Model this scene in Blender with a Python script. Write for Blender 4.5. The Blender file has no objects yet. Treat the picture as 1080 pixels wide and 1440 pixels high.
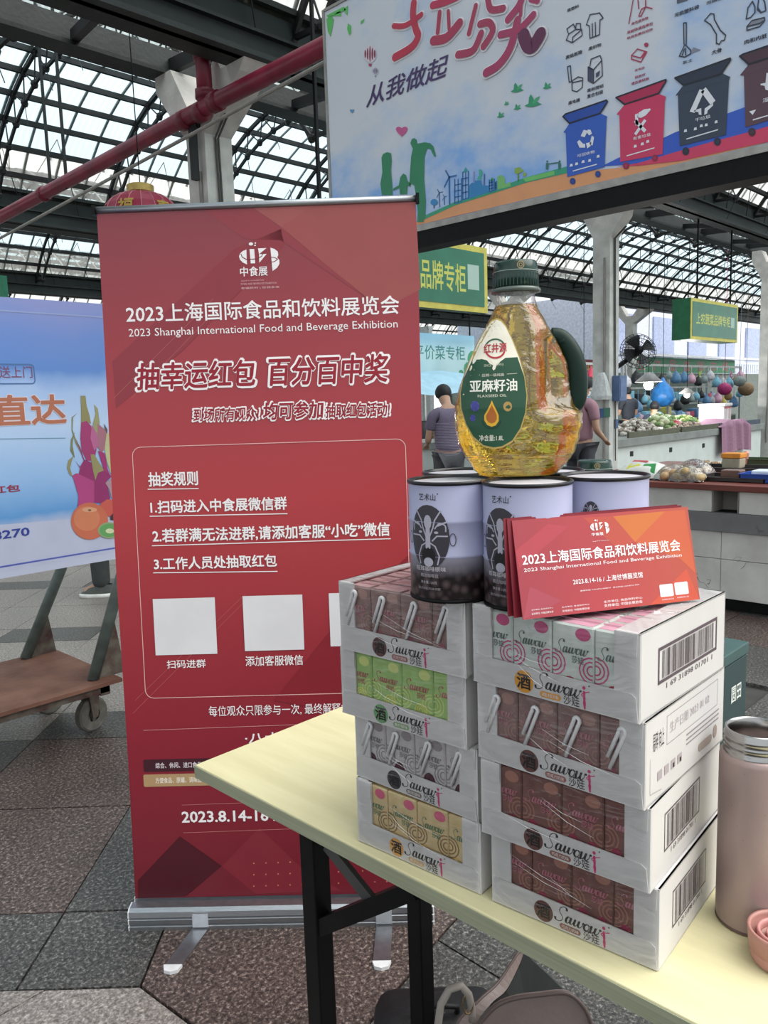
import bpy, bmesh, math, random
from mathutils import Vector, Matrix, Euler
random.seed(7)
pi = math.pi
SC = bpy.context.scene
COL = SC.collection
# ------------------------------------------------------------------ camera
# hall frame: x runs along the roof beams (away, to the right), y across them (away, to the left)
A = .7713
F_PX, PITCH, ROLL, CAM_H = 1128.9, .1345, .0327, 1.3513
Uh = Vector((math.sin(A), math.cos(A), 0)); Vh = Vector((-math.cos(A), math.sin(A), 0))
def W(x, y, z=0):                       # viewer-aligned ground coordinates -> hall frame
    p = Vector((x, y, 0)); return Vector((p.dot(Uh), p.dot(Vh), z))
def _h(v): return Vector((v.dot(Uh), v.dot(Vh), v.z))
cp, sp, cr, sr = math.cos(PITCH), math.sin(PITCH), math.cos(ROLL), math.sin(ROLL)
FW = _h(Vector((0, cp, -sp)))
_U0, _R0 = Vector((0, sp, cp)), Vector((1, 0, 0))
RT = _h(_R0*cr - _U0*sr); UP = _h(_U0*cr + _R0*sr)
CAMP = Vector((0, 0, CAM_H))
cam = bpy.data.cameras.new('camera'); camo = bpy.data.objects.new('camera', cam); COL.objects.link(camo)
cam.sensor_fit = 'VERTICAL'; cam.sensor_height = 36; cam.lens = F_PX/1440*36; cam.clip_start = .02; cam.clip_end = 300
m = Matrix((RT, UP, -FW)).transposed().to_4x4(); m.translation = CAMP; camo.matrix_world = m
SC.camera = camo
# ------------------------------------------------------------------ sky and exposure
world = bpy.data.worlds.new('sky'); SC.world = world; world.use_nodes = True
bg = world.node_tree.nodes['Background']; bg.inputs[0].default_value = (.90, .96, 1, 1); bg.inputs[1].default_value = .93
SC.view_settings.view_transform = 'Standard'; SC.view_settings.look = 'None'
SC.view_settings.exposure = 0.5; SC.view_settings.gamma = 1; SC.view_settings.use_curve_mapping = False
sun = bpy.data.lights.new('sun', 'SUN'); sun.energy = 3.5; sun.angle = 1.2; sun.color = (1, .97, .93)
suno = bpy.data.objects.new('sun', sun); COL.objects.link(suno)
suno.rotation_euler = Vector((.35, -.55, 1)).to_track_quat('Z', 'Y').to_euler()
SC.cycles.transparent_max_bounces = 24; SC.cycles.max_bounces = 10; SC.cycles.diffuse_bounces = 6; SC.cycles.transmission_bounces = 10
SC.cycles.caustics_reflective = False; SC.cycles.caustics_refractive = False
# ------------------------------------------------------------------ pixel rays onto real planes
def ray(x, y): return FW + RT*((x-540)/F_PX) - UP*((y-720)/F_PX)
def hit(x, y, o, n):
    d = ray(x, y); return CAMP + d*((o-CAMP).dot(n)/d.dot(n))
def atx(x, y, u): return hit(x, y, Vector((u, 0, 0)), Vector((1, 0, 0)))
def aty(x, y, v): return hit(x, y, Vector((0, v, 0)), Vector((0, 1, 0)))
def atz(x, y, z): return hit(x, y, Vector((0, 0, z)), Vector((0, 0, 1)))
def proj(p):
    d = Vector(p)-CAMP; z = d.dot(FW)
    if z <= .01: return None
    return 540+F_PX*d.dot(RT)/z, 720-F_PX*d.dot(UP)/z
# ------------------------------------------------------------------ materials
def lin(c):
    if isinstance(c, str): c = [int(c[i:i+2], 16)/255 for i in (0, 2, 4)]
    return tuple((v/12.92 if v <= .04045 else ((v+.055)/1.055)**2.4) for v in c)
MT = {}
def mk(name, col, rough=.5, metal=0, var=.12, scale=12, bump=0, bscale=60, emis=0, spec=.5, col2=None, trans=0, ior=1.45, coat=0, stretch=None):
    if name in MT: return MT[name]
    m = bpy.data.materials.new(name); m.use_nodes = True; nt = m.node_tree; N = nt.nodes; L = nt.links
    b = N['Principled BSDF']; c = lin(col)
    b.inputs['Roughness'].default_value = rough; b.inputs['Metallic'].default_value = metal
    b.inputs['Specular IOR Level'].default_value = spec; b.inputs['IOR'].default_value = ior
    b.inputs['Transmission Weight'].default_value = trans; b.inputs['Coat Weight'].default_value = coat
    tc = N.new('ShaderNodeTexCoord'); src = tc.outputs['Object']
    if stretch:
        mp = N.new('ShaderNodeMapping'); mp.inputs['Scale'].default_value = stretch; L.new(src, mp.inputs[0]); src = mp.outputs[0]
    n = N.new('ShaderNodeTexNoise'); n.inputs['Scale'].default_value = scale; n.inputs['Detail'].default_value = 4
    L.new(src, n.inputs['Vector'])
    r = N.new('ShaderNodeValToRGB'); r.color_ramp.elements[0].position = .35; r.color_ramp.elements[1].position = .65
    c2 = lin(col2) if col2 else tuple(min(1, v*(1+var)) for v in c)
    c1 = c if col2 else tuple(v*(1-var) for v in c)
    r.color_ramp.elements[0].color = (*c1, 1); r.color_ramp.elements[1].color = (*c2, 1)
    L.new(n.outputs[0], r.inputs[0]); L.new(r.outputs[0], b.inputs['Base Color'])
    if bump:
        n2 = N.new('ShaderNodeTexNoise'); n2.inputs['Scale'].default_value = bscale; n2.inputs['Detail'].default_value = 3
        L.new(src, n2.inputs['Vector']); bp = N.new('ShaderNodeBump'); bp.inputs['Strength'].default_value = bump; bp.inputs['Distance'].default_value = .01
        L.new(n2.outputs[0], bp.inputs['Height']); L.new(bp.outputs[0], b.inputs['Normal'])
    if emis:
        b.inputs['Emission Color'].default_value = (*c, 1); b.inputs['Emission Strength'].default_value = emis
    MT[name] = m; return m
def br(c, g=1.2): return ''.join('%02x' % min(240, int(int(c[i:i+2], 16)*g)) for i in (0, 2, 4))
def flat(col, rough=.5): 
    n = 'print_'+(col if isinstance(col, str) else '_'.join('%02x' % int(v*255) for v in col))
    return mk(n, col, rough, var=.03)
def sheet(name, tint, fac=.14):        # corrugated translucent roofing
    m = bpy.data.materials.new(name); m.use_nodes = True; nt = m.node_tree; N = nt.nodes; L = nt.links
    N.remove(N['Principled BSDF']); out = N['Material Output']
    tc = N.new('ShaderNodeTexCoord'); w = N.new('ShaderNodeTexWave'); w.inputs['Scale'].default_value = 4.2; w.inputs['Distortion'].default_value = .4
    w.bands_direction = 'X'; L.new(tc.outputs['Object'], w.inputs['Vector'])
    n = N.new('ShaderNodeTexNoise'); n.inputs['Scale'].default_value = 2.3; L.new(tc.outputs['Object'], n.inputs['Vector'])
    r = N.new('ShaderNodeValToRGB'); r.color_ramp.elements[0].color = tuple(v*.84 for v in tint)+(1,); r.color_ramp.elements[1].color = (*tint, 1)
    mx = N.new('ShaderNodeMath'); mx.operation = 'MULTIPLY_ADD'; mx.inputs[1].default_value = .55; 
    ml = N.new('ShaderNodeMath'); ml.operation = 'MULTIPLY'; ml.inputs[1].default_value = .6; L.new(n.outputs[0], ml.inputs[0])
    L.new(w.outputs['Fac'], mx.inputs[0]); L.new(ml.outputs[0], mx.inputs[2]); L.new(mx.outputs[0], r.inputs[0])
    t = N.new('ShaderNodeBsdfTransparent'); d = N.new('ShaderNodeBsdfTranslucent'); s = N.new('ShaderNodeMixShader')
    L.new(r.outputs[0], t.inputs[0]); L.new(r.outputs[0], d.inputs[0]); s.inputs[0].default_value = fac
    L.new(t.outputs[0], s.inputs[1]); L.new(d.outputs[0], s.inputs[2]); L.new(s.outputs[0], out.inputs[0])
    return m
def film(name, tint=(1, 1, 1), fac=.10, rough=.08, bump=.6, bscale=25, stretch=(1, 1, 1)):      # clear thin plastic: transparent with gloss
    m = bpy.data.materials.new(name); m.use_nodes = True; nt = m.node_tree; N = nt.nodes; L = nt.links
    N.remove(N['Principled BSDF']); out = N['Material Output']
    t = N.new('ShaderNodeBsdfTransparent'); t.inputs[0].default_value = (*tint, 1)
    g = N.new('ShaderNodeBsdfGlossy'); g.inputs['Roughness'].default_value = rough
    s = N.new('ShaderNodeMixShader'); lw = N.new('ShaderNodeLayerWeight'); lw.inputs[0].default_value = .25
    a = N.new('ShaderNodeMath'); a.operation = 'MULTIPLY_ADD'; a.inputs[1].default_value = .6; a.inputs[2].default_value = fac
    tc = N.new('ShaderNodeTexCoord'); mp = N.new('ShaderNodeMapping'); mp.inputs['Scale'].default_value = stretch
    n = N.new('ShaderNodeTexNoise'); n.inputs['Scale'].default_value = bscale; n.inputs['Detail'].default_value = 3; n.inputs['Distortion'].default_value = 1.5
    L.new(tc.outputs['Object'], mp.inputs[0]); L.new(mp.outputs[0], n.inputs['Vector'])
    b = N.new('ShaderNodeBump'); b.inputs['Strength'].default_value = bump; b.inputs['Distance'].default_value = .02
    L.new(n.outputs[0], b.inputs['Height']); L.new(b.outputs[0], g.inputs['Normal']); L.new(b.outputs[0], lw.inputs['Normal'])
    L.new(lw.outputs['Fresnel'], a.inputs[0]); L.new(a.outputs[0], s.inputs[0]); L.new(t.outputs[0], s.inputs[1]); L.new(g.outputs[0], s.inputs[2]); L.new(s.outputs[0], out.inputs[0])
    return m
def granite(name, c1, c2, c3, off=0):
    m = bpy.data.materials.new(name); m.use_nodes = True; nt = m.node_tree; N = nt.nodes; L = nt.links
    b = N['Principled BSDF']; b.inputs['Roughness'].default_value = .42
    tc = N.new('ShaderNodeTexCoord')
    n = N.new('ShaderNodeTexNoise'); n.inputs['Scale'].default_value = 95; n.inputs['Detail'].default_value = 6; n.inputs['Roughness'].default_value = .8
    L.new(tc.outputs['Object'], n.inputs['Vector'])
    r = N.new('ShaderNodeValToRGB'); e = r.color_ramp.elements; e[0].position = .40; e[0].color = (*lin(c1), 1); e[1].position = .64; e[1].color = (*lin(c3), 1)
    k = e.new(.54); k.color = (*lin(c2), 1)
    n2 = N.new('ShaderNodeTexNoise'); n2.inputs['Scale'].default_value = 3.1; n2.inputs['Detail'].default_value = 5; L.new(tc.outputs['Object'], n2.inputs['Vector'])
    mx = N.new('ShaderNodeMixRGB'); mx.blend_type = 'MULTIPLY'; mx.inputs[0].default_value = .75
    r2 = N.new('ShaderNodeValToRGB'); r2.color_ramp.elements[0].position = .3; r2.color_ramp.elements[0].color = (.62, .62, .62, 1); r2.color_ramp.elements[1].position = .7
    L.new(n.outputs[0], r.inputs[0]); L.new(n2.outputs[0], r2.inputs[0]); L.new(r.outputs[0], mx.inputs[1]); L.new(r2.outputs[0], mx.inputs[2]); L.new(mx.outputs[0], b.inputs['Base Color'])
    bp = N.new('ShaderNodeBump'); bp.inputs['Strength'].default_value = .35; bp.inputs['Distance'].default_value = .004
    L.new(n.outputs[0], bp.inputs['Height']); L.new(bp.outputs[0], b.inputs['Normal'])
    rr = N.new('ShaderNodeMapRange'); rr.inputs['To Min'].default_value = .3; rr.inputs['To Max'].default_value = .6; L.new(n2.outputs[0], rr.inputs[0]); L.new(rr.outputs[0], b.inputs['Roughness'])
    return m
def printed(name, stops, axis='Z', rough=.35, lo=0, hi=1, noise=0, nscale=6, objspace=True):    # a printed sheet: colour ramp along one object axis
    m = bpy.data.materials.new(name); m.use_nodes = True; nt = m.node_tree; N = nt.nodes; L = nt.links
    b = N['Principled BSDF']; b.inputs['Roughness'].default_value = rough
    tc = N.new('ShaderNodeTexCoord'); sx = N.new('ShaderNodeSeparateXYZ'); L.new(tc.outputs['Object'], sx.inputs[0])
    mr = N.new('ShaderNodeMapRange'); mr.inputs['From Min'].default_value = lo; mr.inputs['From Max'].default_value = hi
    L.new(sx.outputs[axis], mr.inputs[0]); src = mr.outputs[0]
    if noise:
        n = N.new('ShaderNodeTexNoise'); n.inputs['Scale'].default_value = nscale; n.inputs['Detail'].default_value = 5; L.new(tc.outputs['Object'], n.inputs['Vector'])
        a = N.new('ShaderNodeMath'); a.operation = 'MULTIPLY_ADD'; a.inputs[1].default_value = noise; a.inputs[2].default_value = -noise/2
        L.new(n.outputs[0], a.inputs[0]); s = N.new('ShaderNodeMath'); s.operation = 'ADD'; L.new(a.outputs[0], s.inputs[0]); L.new(src, s.inputs[1]); src = s.outputs[0]
    r = N.new('ShaderNodeValToRGB'); e = r.color_ramp.elements
    while len(e) < len(stops): e.new(.5)
    for i, (p, c) in enumerate(stops): e[i].position = p; e[i].color = (*lin(c), 1)
    L.new(src, r.inputs[0]); L.new(r.outputs[0], b.inputs['Base Color'])
    return m
# ------------------------------------------------------------------ mesh helpers
class M:
    def __init__(s): s.b = bmesh.new()
    def box(s, x0, y0, z0, x1, y1, z1, mat=None):
        vs = [s.b.verts.new(p) for p in ((x0, y0, z0), (x1, y0, z0), (x1, y1, z0), (x0, y1, z0), (x0, y0, z1), (x1, y0, z1), (x1, y1, z1), (x0, y1, z1))]
        if mat is not None:
            for v in vs: v.co = mat @ v.co
        for f in ((3, 2, 1, 0), (4, 5, 6, 7), (0, 1, 5, 4), (1, 2, 6, 5), (2, 3, 7, 6), (3, 0, 4, 7)): s.b.faces.new([vs[i] for i in f])
        return s
    def rbox(s, x0, y0, z0, x1, y1, z1, r=.004, mat=None, seg=2):
        t = bmesh.new(); vs = [t.verts.new(p) for p in ((x0, y0, z0), (x1, y0, z0), (x1, y1, z0), (x0, y1, z0), (x0, y0, z1), (x1, y0, z1), (x1, y1, z1), (x0, y1, z1))]
        for f in ((3, 2, 1, 0), (4, 5, 6, 7), (0, 1, 5, 4), (1, 2, 6, 5), (2, 3, 7, 6), (3, 0, 4, 7)): t.faces.new([vs[i] for i in f])
        bmesh.ops.bevel(t, geom=t.edges[:], offset=r, segments=seg, affect='EDGES', profile=.5)
        if mat is not None: t.transform(mat)
        me = bpy.data.meshes.new('tmp'); t.to_mesh(me); t.free(); s.b.from_mesh(me); bpy.data.meshes.remove(me); return s
    def prism(s, pts, y0, y1, mat=None, axis='Y'):   # polygon in x,z (axis Y) or x,y (axis Z) extruded
        def P(a, b, c): return (a, c, b) if axis == 'Y' else ((a, b, c) if axis == 'Z' else (c, a, b))
        a = [s.b.verts.new(P(p[0], p[1], y0)) for p in pts]; c = [s.b.verts.new(P(p[0], p[1], y1)) for p in pts]
        n = len(pts)
        fs = [s.b.faces.new(a), s.b.faces.new(c[::-1])]
        for i in range(n): fs.append(s.b.faces.new((a[i], c[i], c[(i+1) % n], a[(i+1) % n])))
        if mat is not None:
            for v in a+c: v.co = mat @ v.co
        bmesh.ops.recalc_face_normals(s.b, faces=fs); return s
    def tube(s, pts, r, n=8, cap=True, flatz=1, closed=False):
        pts = [Vector(p) for p in pts]; R = r if hasattr(r, '__len__') else [r]*len(pts); rings = []
        up = Vector((0, 0, 1))
        for i, p in enumerate(pts):
            if closed: t = (pts[(i+1) % len(pts)]-pts[i-1])
            else: t = (pts[min(i+1, len(pts)-1)]-pts[max(i-1, 0)])
            t.normalize()
            if i == 0:
                q = up if abs(t.dot(up)) < .9 else Vector((1, 0, 0)); a = t.cross(q).normalized()
            else: a = (a - t*a.dot(t)).normalized()
            b = t.cross(a)
            rings.append([s.b.verts.new(p+(a*math.cos(2*pi*k/n)+b*math.sin(2*pi*k/n)*flatz)*R[i]) for k in range(n)])
        m_ = len(rings)
        for i in range(m_ if closed else m_-1):
            A_, B_ = rings[i], rings[(i+1) % m_]
            for k in range(n): s.b.faces.new((A_[k], A_[(k+1) % n], B_[(k+1) % n], B_[k]))
        if cap and not closed: s.b.faces.new(rings[0][::-1]); s.b.faces.new(rings[-1])
        return s
    def bar(s, p, q, w, h=None):
        p, q = Vector(p), Vector(q); h = h or w; t = (q-p).normalized(); up = Vector((0, 0, 1)) if abs(t.z) < .95 else Vector((1, 0, 0))
        a = t.cross(up).normalized(); b = a.cross(t)
        vs = [s.b.verts.new(o+a*(i*w/2)+b*(j*h/2)) for o in (p, q) for i, j in ((-1, -1), (1, -1), (1, 1), (-1, 1))]
        for f in ((0, 1, 2, 3), (7, 6, 5, 4), (0, 4, 5, 1), (1, 5, 6, 2), (2, 6, 7, 3), (3, 7, 4, 0)): s.b.faces.new([vs[i] for i in f])
        return s
    def lathe(s, prof, n=32, c=(0, 0, 0), sx=1, sy=1, cap=True):
        rings = [[s.b.verts.new((c[0]+r*sx*math.cos(2*pi*k/n), c[1]+r*sy*math.sin(2*pi*k/n), c[2]+z)) for k in range(n)] for r, z in prof]
        for a, b in zip(rings, rings[1:]):
            for k in range(n): s.b.faces.new((a[k], a[(k+1) % n], b[(k+1) % n], b[k]))
        if cap:
            if prof[0][0] > 1e-5: s.b.faces.new(rings[0][::-1])
            if prof[-1][0] > 1e-5: s.b.faces.new(rings[-1])
        bmesh.ops.remove_doubles(s.b, verts=[v for r in rings for v in r], dist=1e-6)
        return s
    def ball(s, c, r, sz=1, n=10, m=6, sx=1):
        return s.lathe([(max(1e-6, r*math.sin(pi*i/m)), -r*sz*math.cos(pi*i/m)) for i in range(m+1)], n, c, sx=sx, cap=False)
    def poly(s, pts, f=None):
        vs = [s.b.verts.new(f(*p) if f else p) for p in pts]; s.b.faces.new(vs); return s
    def grid(s, fn, nu, nv):
        g = [[s.b.verts.new(fn(i/nu, j/nv)) for j in range(nv+1)] for i in range(nu+1)]
        for i in range(nu):
            for j in range(nv): s.b.faces.new((g[i][j], g[i+1][j], g[i+1][j+1], g[i][j+1]))
        return s
    def mesh(s, name, mat, smooth=False):
        me = bpy.data.meshes.new(name); s.b.normal_update(); s.b.to_mesh(me); s.b.free()
        if mat: me.materials.append(mat)
        if smooth: me.polygons.foreach_set('use_smooth', [True]*len(me.polygons)); me.shade_smooth() if False else None
        return me
    def build(s, name, mat, parent=None, smooth=False, **k):
        me = s.mesh(name, mat, smooth); o = bpy.data.objects.new(name, me); COL.objects.link(o)
        if smooth == 'auto':
            me.set_sharp_from_angle(angle=math.radians(38))
        if parent: o.parent = parent
        for a, v in k.items(): o[a] = v
        return o
def inst(me, name, parent=None, mat=None, **k):
    o = bpy.data.objects.new(name, me); COL.objects.link(o)
    if parent: o.parent = parent
    if mat is not None: o.matrix_local = mat
    for a, v in k.items(): o[a] = v
    return o
def thing(name, label, cat, loc=(0, 0, 0), rz=0, group=None, rot=None):
    o = bpy.data.objects.new(name, None); COL.objects.link(o); o.empty_display_size = .05
    o.location = loc; o.rotation_euler = rot or (0, 0, rz); o['label'] = label; o['category'] = cat
    if group: o['group'] = group
    return o
def tag(o, label=None, cat=None, group=None, kind=None):
    for k, v in (('label', label), ('category', cat), ('group', group), ('kind', kind)):
        if v: o[k] = v
    return o
def copy_tree(o, parent=None):
    c = o.copy(); COL.objects.link(c); c.parent = parent
    for ch in list(o.children): copy_tree(ch, c)
    return c
def T(x, y, z): return Matrix.Translation((x, y, z))
def RZ(a): return Matrix.Rotation(a, 4, 'Z')
# text and flat print -------------------------------------------------
_tc = {}
def text2d(body, weight=0, shear=0):
    k = (body, weight, shear)
    if k not in _tc:
        c = bpy.data.curves.new('t', 'FONT'); c.body = body; c.shear = shear; c.resolution_u = 2
        o = bpy.data.objects.new('t', c); me = o.to_mesh()
        v0 = [(v.co.x, v.co.y) for v in me.vertices]; f0 = [tuple(p.vertices) for p in me.polygons]
        o.to_mesh_clear(); bpy.data.objects.remove(o); bpy.data.curves.remove(c)
        w = max(0, weight)*.8; vs, fs = [], []          # bold strokes: the outline swept round a small circle
        n = 1 if w < .002 else (4 if w < .02 else 8)
        for i in range(n):
            a = 2*pi*(i+.5)/n; dx, dy = (w*math.cos(a), w*math.sin(a)) if n > 1 else (0, 0); b = len(vs)
            vs += [(x+dx, y+dy) for x, y in v0]; fs += [tuple(q+b for q in f) for f in f0]
        xs = [v[0] for v in vs]; ys = [v[1] for v in vs]
        _tc[k] = (vs, fs, min(xs), max(xs), min(ys), max(ys))
    return _tc[k]
def decal(name, polys, fn, mat, parent, maxlen=None, tris=None, layers=1):
    b = bmesh.new()
    for i, P in enumerate(polys):
        if len(P) > 2: b.faces.new([b.verts.new((p[0], p[1], i % 8 if len(polys) > 1 else 0)) for p in P])
    if tris:
        vs, fs = tris; nv = len(vs)//layers; V = [b.verts.new((x, y, i//nv if layers > 1 else 0)) for i, (x, y) in enumerate(vs)]
        for f in fs:
            try: b.faces.new([V[i] for i in f])
            except ValueError: pass
    if maxlen:
        bmesh.ops.triangulate(b, faces=b.faces[:])
        for _ in range(5):
            ed = [e for e in b.edges if (e.verts[0].co.xy-e.verts[1].co.xy).length > maxlen]
            if not ed: break
            bmesh.ops.subdivide_edges(b, edges=ed, cuts=1); bmesh.ops.triangulate(b, faces=b.faces[:])
    for v in b.verts:
        x, y, l = v.co; q = fn(x, y)
        if l > .5: q = q+(fn(x+1e-4, y)-q).cross(fn(x, y+1e-4)-q).normalized()*(l*3e-5)
        v.co = q
    me = bpy.data.meshes.new(name); b.to_mesh(me); b.free(); me.materials.append(mat)
    o = bpy.data.objects.new(name, me); COL.objects.link(o); o.parent = parent
    return o
def text(body, box, fn, mat, parent, weight=0, shear=0, name='lettering', maxlen=None, rot=0):
    """fit a line of lettering into box (x0, y0, x1, y1) of the print surface fn(x, y)"""
    vs, fs, a, b_, c, d = text2d(body, weight, shear)
    x0, y0, x1, y1 = box; kx = (x1-x0)/(b_-a); ky = (y1-y0)/(d-c)
    P = [(x0+(x-a)*kx, y0+(y-c)*ky) for x, y in vs]
    n = 1 if max(0, weight)*.8 < .002 else (4 if weight*.8 < .02 else 8)
    return decal(name, [], fn, mat, parent, maxlen, (P, fs), n)
def circ(cx, cy, r, n=20, ry=None, a0=0, a1=2*pi): return [(cx+r*math.cos(a0+(a1-a0)*i/n), cy+(ry or r)*math.sin(a0+(a1-a0)*i/n)) for i in range(n if a1-a0 > 6.28 else n+1)]
def rrect(x0, y0, x1, y1, r, n=4):
    o = []
    for cx, cy, a in ((x1-r, y1-r, 0), (x0+r, y1-r, pi/2), (x0+r, y0+r, pi), (x1-r, y0+r, 1.5*pi)):
        o += [(cx+r*math.cos(a+pi/2*i/n), cy+r*math.sin(a+pi/2*i/n)) for i in range(n+1)]
    return o
def strip(pts, w, closed=False):        # polyline of width w as quads
    out = []; n = len(pts)
    for i in range(n if closed else n-1):
        (x0, y0), (x1, y1) = pts[i], pts[(i+1) % n]; dx, dy = x1-x0, y1-y0; l = math.hypot(dx, dy) or 1; nx, ny = -dy/l*w/2, dx/l*w/2; ex, ey = dx/l*w*.3, dy/l*w*.3
        out.append([(x0+nx-ex, y0+ny-ey), (x0-nx-ex, y0-ny-ey), (x1-nx+ex, y1-ny+ey), (x1+nx+ex, y1+ny+ey)])
    return out
def smooth(pts, n=5):
    o = []
    for i in range(len(pts)-1):
        p0, p1, p2, p3 = pts[max(i-1, 0)], pts[i], pts[i+1], pts[min(i+2, len(pts)-1)]
        for j in range(n):
            t = j/n; o.append(tuple(.5*(2*p1[k]+(p2[k]-p0[k])*t+(2*p0[k]-5*p1[k]+4*p2[k]-p3[k])*t*t+(3*p1[k]-p0[k]-3*p2[k]+p3[k])*t**3) for k in range(len(p1))))
    return o+[tuple(pts[-1])]
def pen(pts, w0, w1, n=6):              # one outline polygon along a smooth path, wider where it runs down
    q = smooth(pts, n); L_, R2 = [], []
    for i, (x, y) in enumerate(q):
        a = q[max(i-1, 0)]; b = q[min(i+1, len(q)-1)]; dx, dy = b[0]-a[0], b[1]-a[1]; l = math.hypot(dx, dy) or 1; w = (w0+(w1-w0)*max(0, -dy/l)**1.5)/2
        L_.append((x-dy/l*w, y+dx/l*w)); R2.append((x+dy/l*w, y-dx/l*w))
    return [[L_[i], L_[i+1], R2[i+1], R2[i]] for i in range(len(q)-1)]
def brush(pts, w):                      # rounded stroke: quads edge to edge, half discs at the ends
    q = smooth(pts); o = pen(pts, w, w, 5)
    for (x, y), (a, b) in ((q[0], q[1]), (q[-1], q[-2])):
        t = math.atan2(y-b, x-a); o.append([(x+w/2*math.cos(t+pi*(i/8-.5)), y+w/2*math.sin(t+pi*(i/8-.5))) for i in range(9)])
    return o
class Surf:                             # flat print surface in an object's local frame: origin o, axes ex, ey; world pixel fitting
    def __init__(s, o, ex, ey, off=.0006, root=None):
        s.o, s.ex, s.ey = Vector(o), Vector(ex).normalized(), Vector(ey).normalized(); s.n = s.ex.cross(s.ey); s.off = off
        s.root = root
    def at(s, k=1): return lambda x, y: s.o+s.ex*x+s.ey*y+s.n*s.off*k
    def px(s, x, y):                    # where the sight line of a photograph pixel meets the surface, in surface units
        p = hit(x, y, s.o, s.n)-s.o; return p.dot(s.ex), p.dot(s.ey)
    def bx(s, x0, y0, x1, y1):          # lower-left px, upper-right px
        a = s.px(x0, y0); b = s.px(x1, y1); return (a[0], a[1], b[0], b[1])
    def pp(s, pts): return [s.px(*p) for p in pts]
# ------------------------------------------------------------------ shared materials
m_black = mk('black_painted_steel', '09090a', .5, 0, .3, 30, spec=.2)
m_beam = mk('dark_green_beam_paint', '1e2625', .6, 0, .25, 5, .2, 30)
m_rib = mk('dark_truss_paint', '14181a', .6, 0, .2, 8)
m_conc = mk('weathered_white_paint', 'd2d1cb', .85, 0, 0, 6, .3, 18, col2='b9b9b4')
m_pipe = mk('dark_red_pipe_paint', '7c2137', .4, 0, .25, 5, .15, 20)
m_white = mk('white_card', 'c6c3c1', .5, 0, .04, 9)
m_alu = mk('brushed_aluminium', '9a9ca0', .34, .9, .08, 40, stretch=(1, 1, 20))
m_steel = mk('stainless_steel', '9a9896', .22, 1, .08, 20)
m_whitepaint = mk('white_print', 'e8e4e4', .5, var=.02)
# ================================================================== SETTING: floor
g_brown = granite('brown_granite', '241d1b', '5c4c47', 'a8988f')
g_grey = granite('grey_granite', '222120', '504e4b', '98938e')
g_pale = granite('pale_granite', '5a5450', '948b85', 'c4bcb5')
floor = M().box(-14, -9, -.14, 52, 34, -.02).build('floor', mk('dark_joint_mortar', '3a3836', .9), kind='structure')
n_tile = [0]; rest = {0: M(), 1: M(), 2: M()}; gm = (g_brown, g_grey, g_pale)
def roofz(v):
    c = 8.225+5.8*round((v-8.225)/5.8); return 2.57+math.sqrt(max(.1, 2.70**2-(v-c)**2))
def tile(pts, mi, force=False):          # pts in viewer-aligned ground metres
    cx = sum(p[0] for p in pts)/len(pts); cy = sum(p[1] for p in pts)/len(pts)
    P = []
    for p in pts:
        dx, dy = p[0]-cx, p[1]-cy; l = math.hypot(dx, dy); k = 1-.004/l; w = W(cx+dx*k, cy+dy*k); P.append((w.x, w.y))
    top = random.uniform(-.0012, .0008)
    q = proj(W(cx, cy)); vis = q and -50 < q[0] < 1130 and 560 < q[1] < 1520 and cy < 9
    if (vis or force) and n_tile[0] < 290:
        n_tile[0] += 1; M().prism(P, -.02, top, axis='Z').build('paver', gm[mi], floor)
    else: rest[mi].prism(P, -.02, top, axis='Z')
def sq(x0, y0, x1, y1): return [(x0, y0), (x1, y0), (x1, y1), (x0, y1)]
for j in range(-2, 8):
    yb = 1.74+1.475*j
    for i in range(-9, 2):
        xb = -1.5+.885*i
        if i > 0 and yb < 2.3: continue
        if yb < 1.7 and xb > -2.3: continue
        rows = ((yb, yb+.295, 1), (yb+.295, yb+.885, 0), (yb+.885, yb+1.475, 0))
        for k, (a, b, mi) in enumerate(rows):
            far = yb > 2.5
            tile(sq(xb, a, xb+.59, b), 2 if far and mi == 0 else mi)
            tile(sq(xb+.59, a, xb+.885, b), 1 if not far else 2)
for k in range(3):
    x0 = -.615+.59*k; tile(sq(x0, 2.325, x0+.59, 2.77), k % 2); tile(sq(x0, 2.77, x0+.59, 3.215), 1-k % 2)
    if k: tile(sq(.21+.4725*(k-1), 2.035, .21+.4725*k, 2.325), 1)
tile([(-.615, 1.74), (-.47, 1.62), (-.25, 1.40), (-.07, 1.60), (.04, 1.77), (.10, 1.87), (.21, 2.03), (.21, 2.32), (-.615, 2.32)], 0, True)
tile([(-1.9, 1.74), (-1.5, 1.3), (-1.25, 1.3), (-.84, 1.74)], 2, True)
tile([(-.84, 1.74), (-1.25, 1.3), (-.9, 1.0), (-.25, 1.0), (-.25, 1.40), (-.47, 1.62), (-.615, 1.74)], 2, True)
tile([(-.25, 1.0), (.5, 1.0), (.5, 1.45), (.10, 1.87), (.04, 1.77), (-.07, 1.60), (-.25, 1.40)], 1, True)
tile([(.5, 1.45), (.9, 1.45), (.9, 2.03), (.21, 2.03), (.10, 1.87)], 1, True)
tile(sq(.5, .8, .9, 1.45), 1, True)
for i in range(-2, 24):
    for j in range(-8, 12):
        u0, v0 = 3.17+.59*i-1.77, 1.2+.59*j-1.77*0
        c = Uh*(u0+.295)+Vh*(v0+.295)
        if c.x < (1.50 if c.y > 1.9 else 1.22) or c.y < .6: continue
        P = [(Uh*a+Vh*b)[:2] for a, b in sq(u0, v0, u0+.59, v0+.59)]
        tile(P, random.choice((0, 1, 2, 2)) if u0 > 4.5 else random.choice((0, 0, 1)))
for k, mm in rest.items(): mm.build('paver_field', gm[k], floor, kind='stuff')
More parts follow.
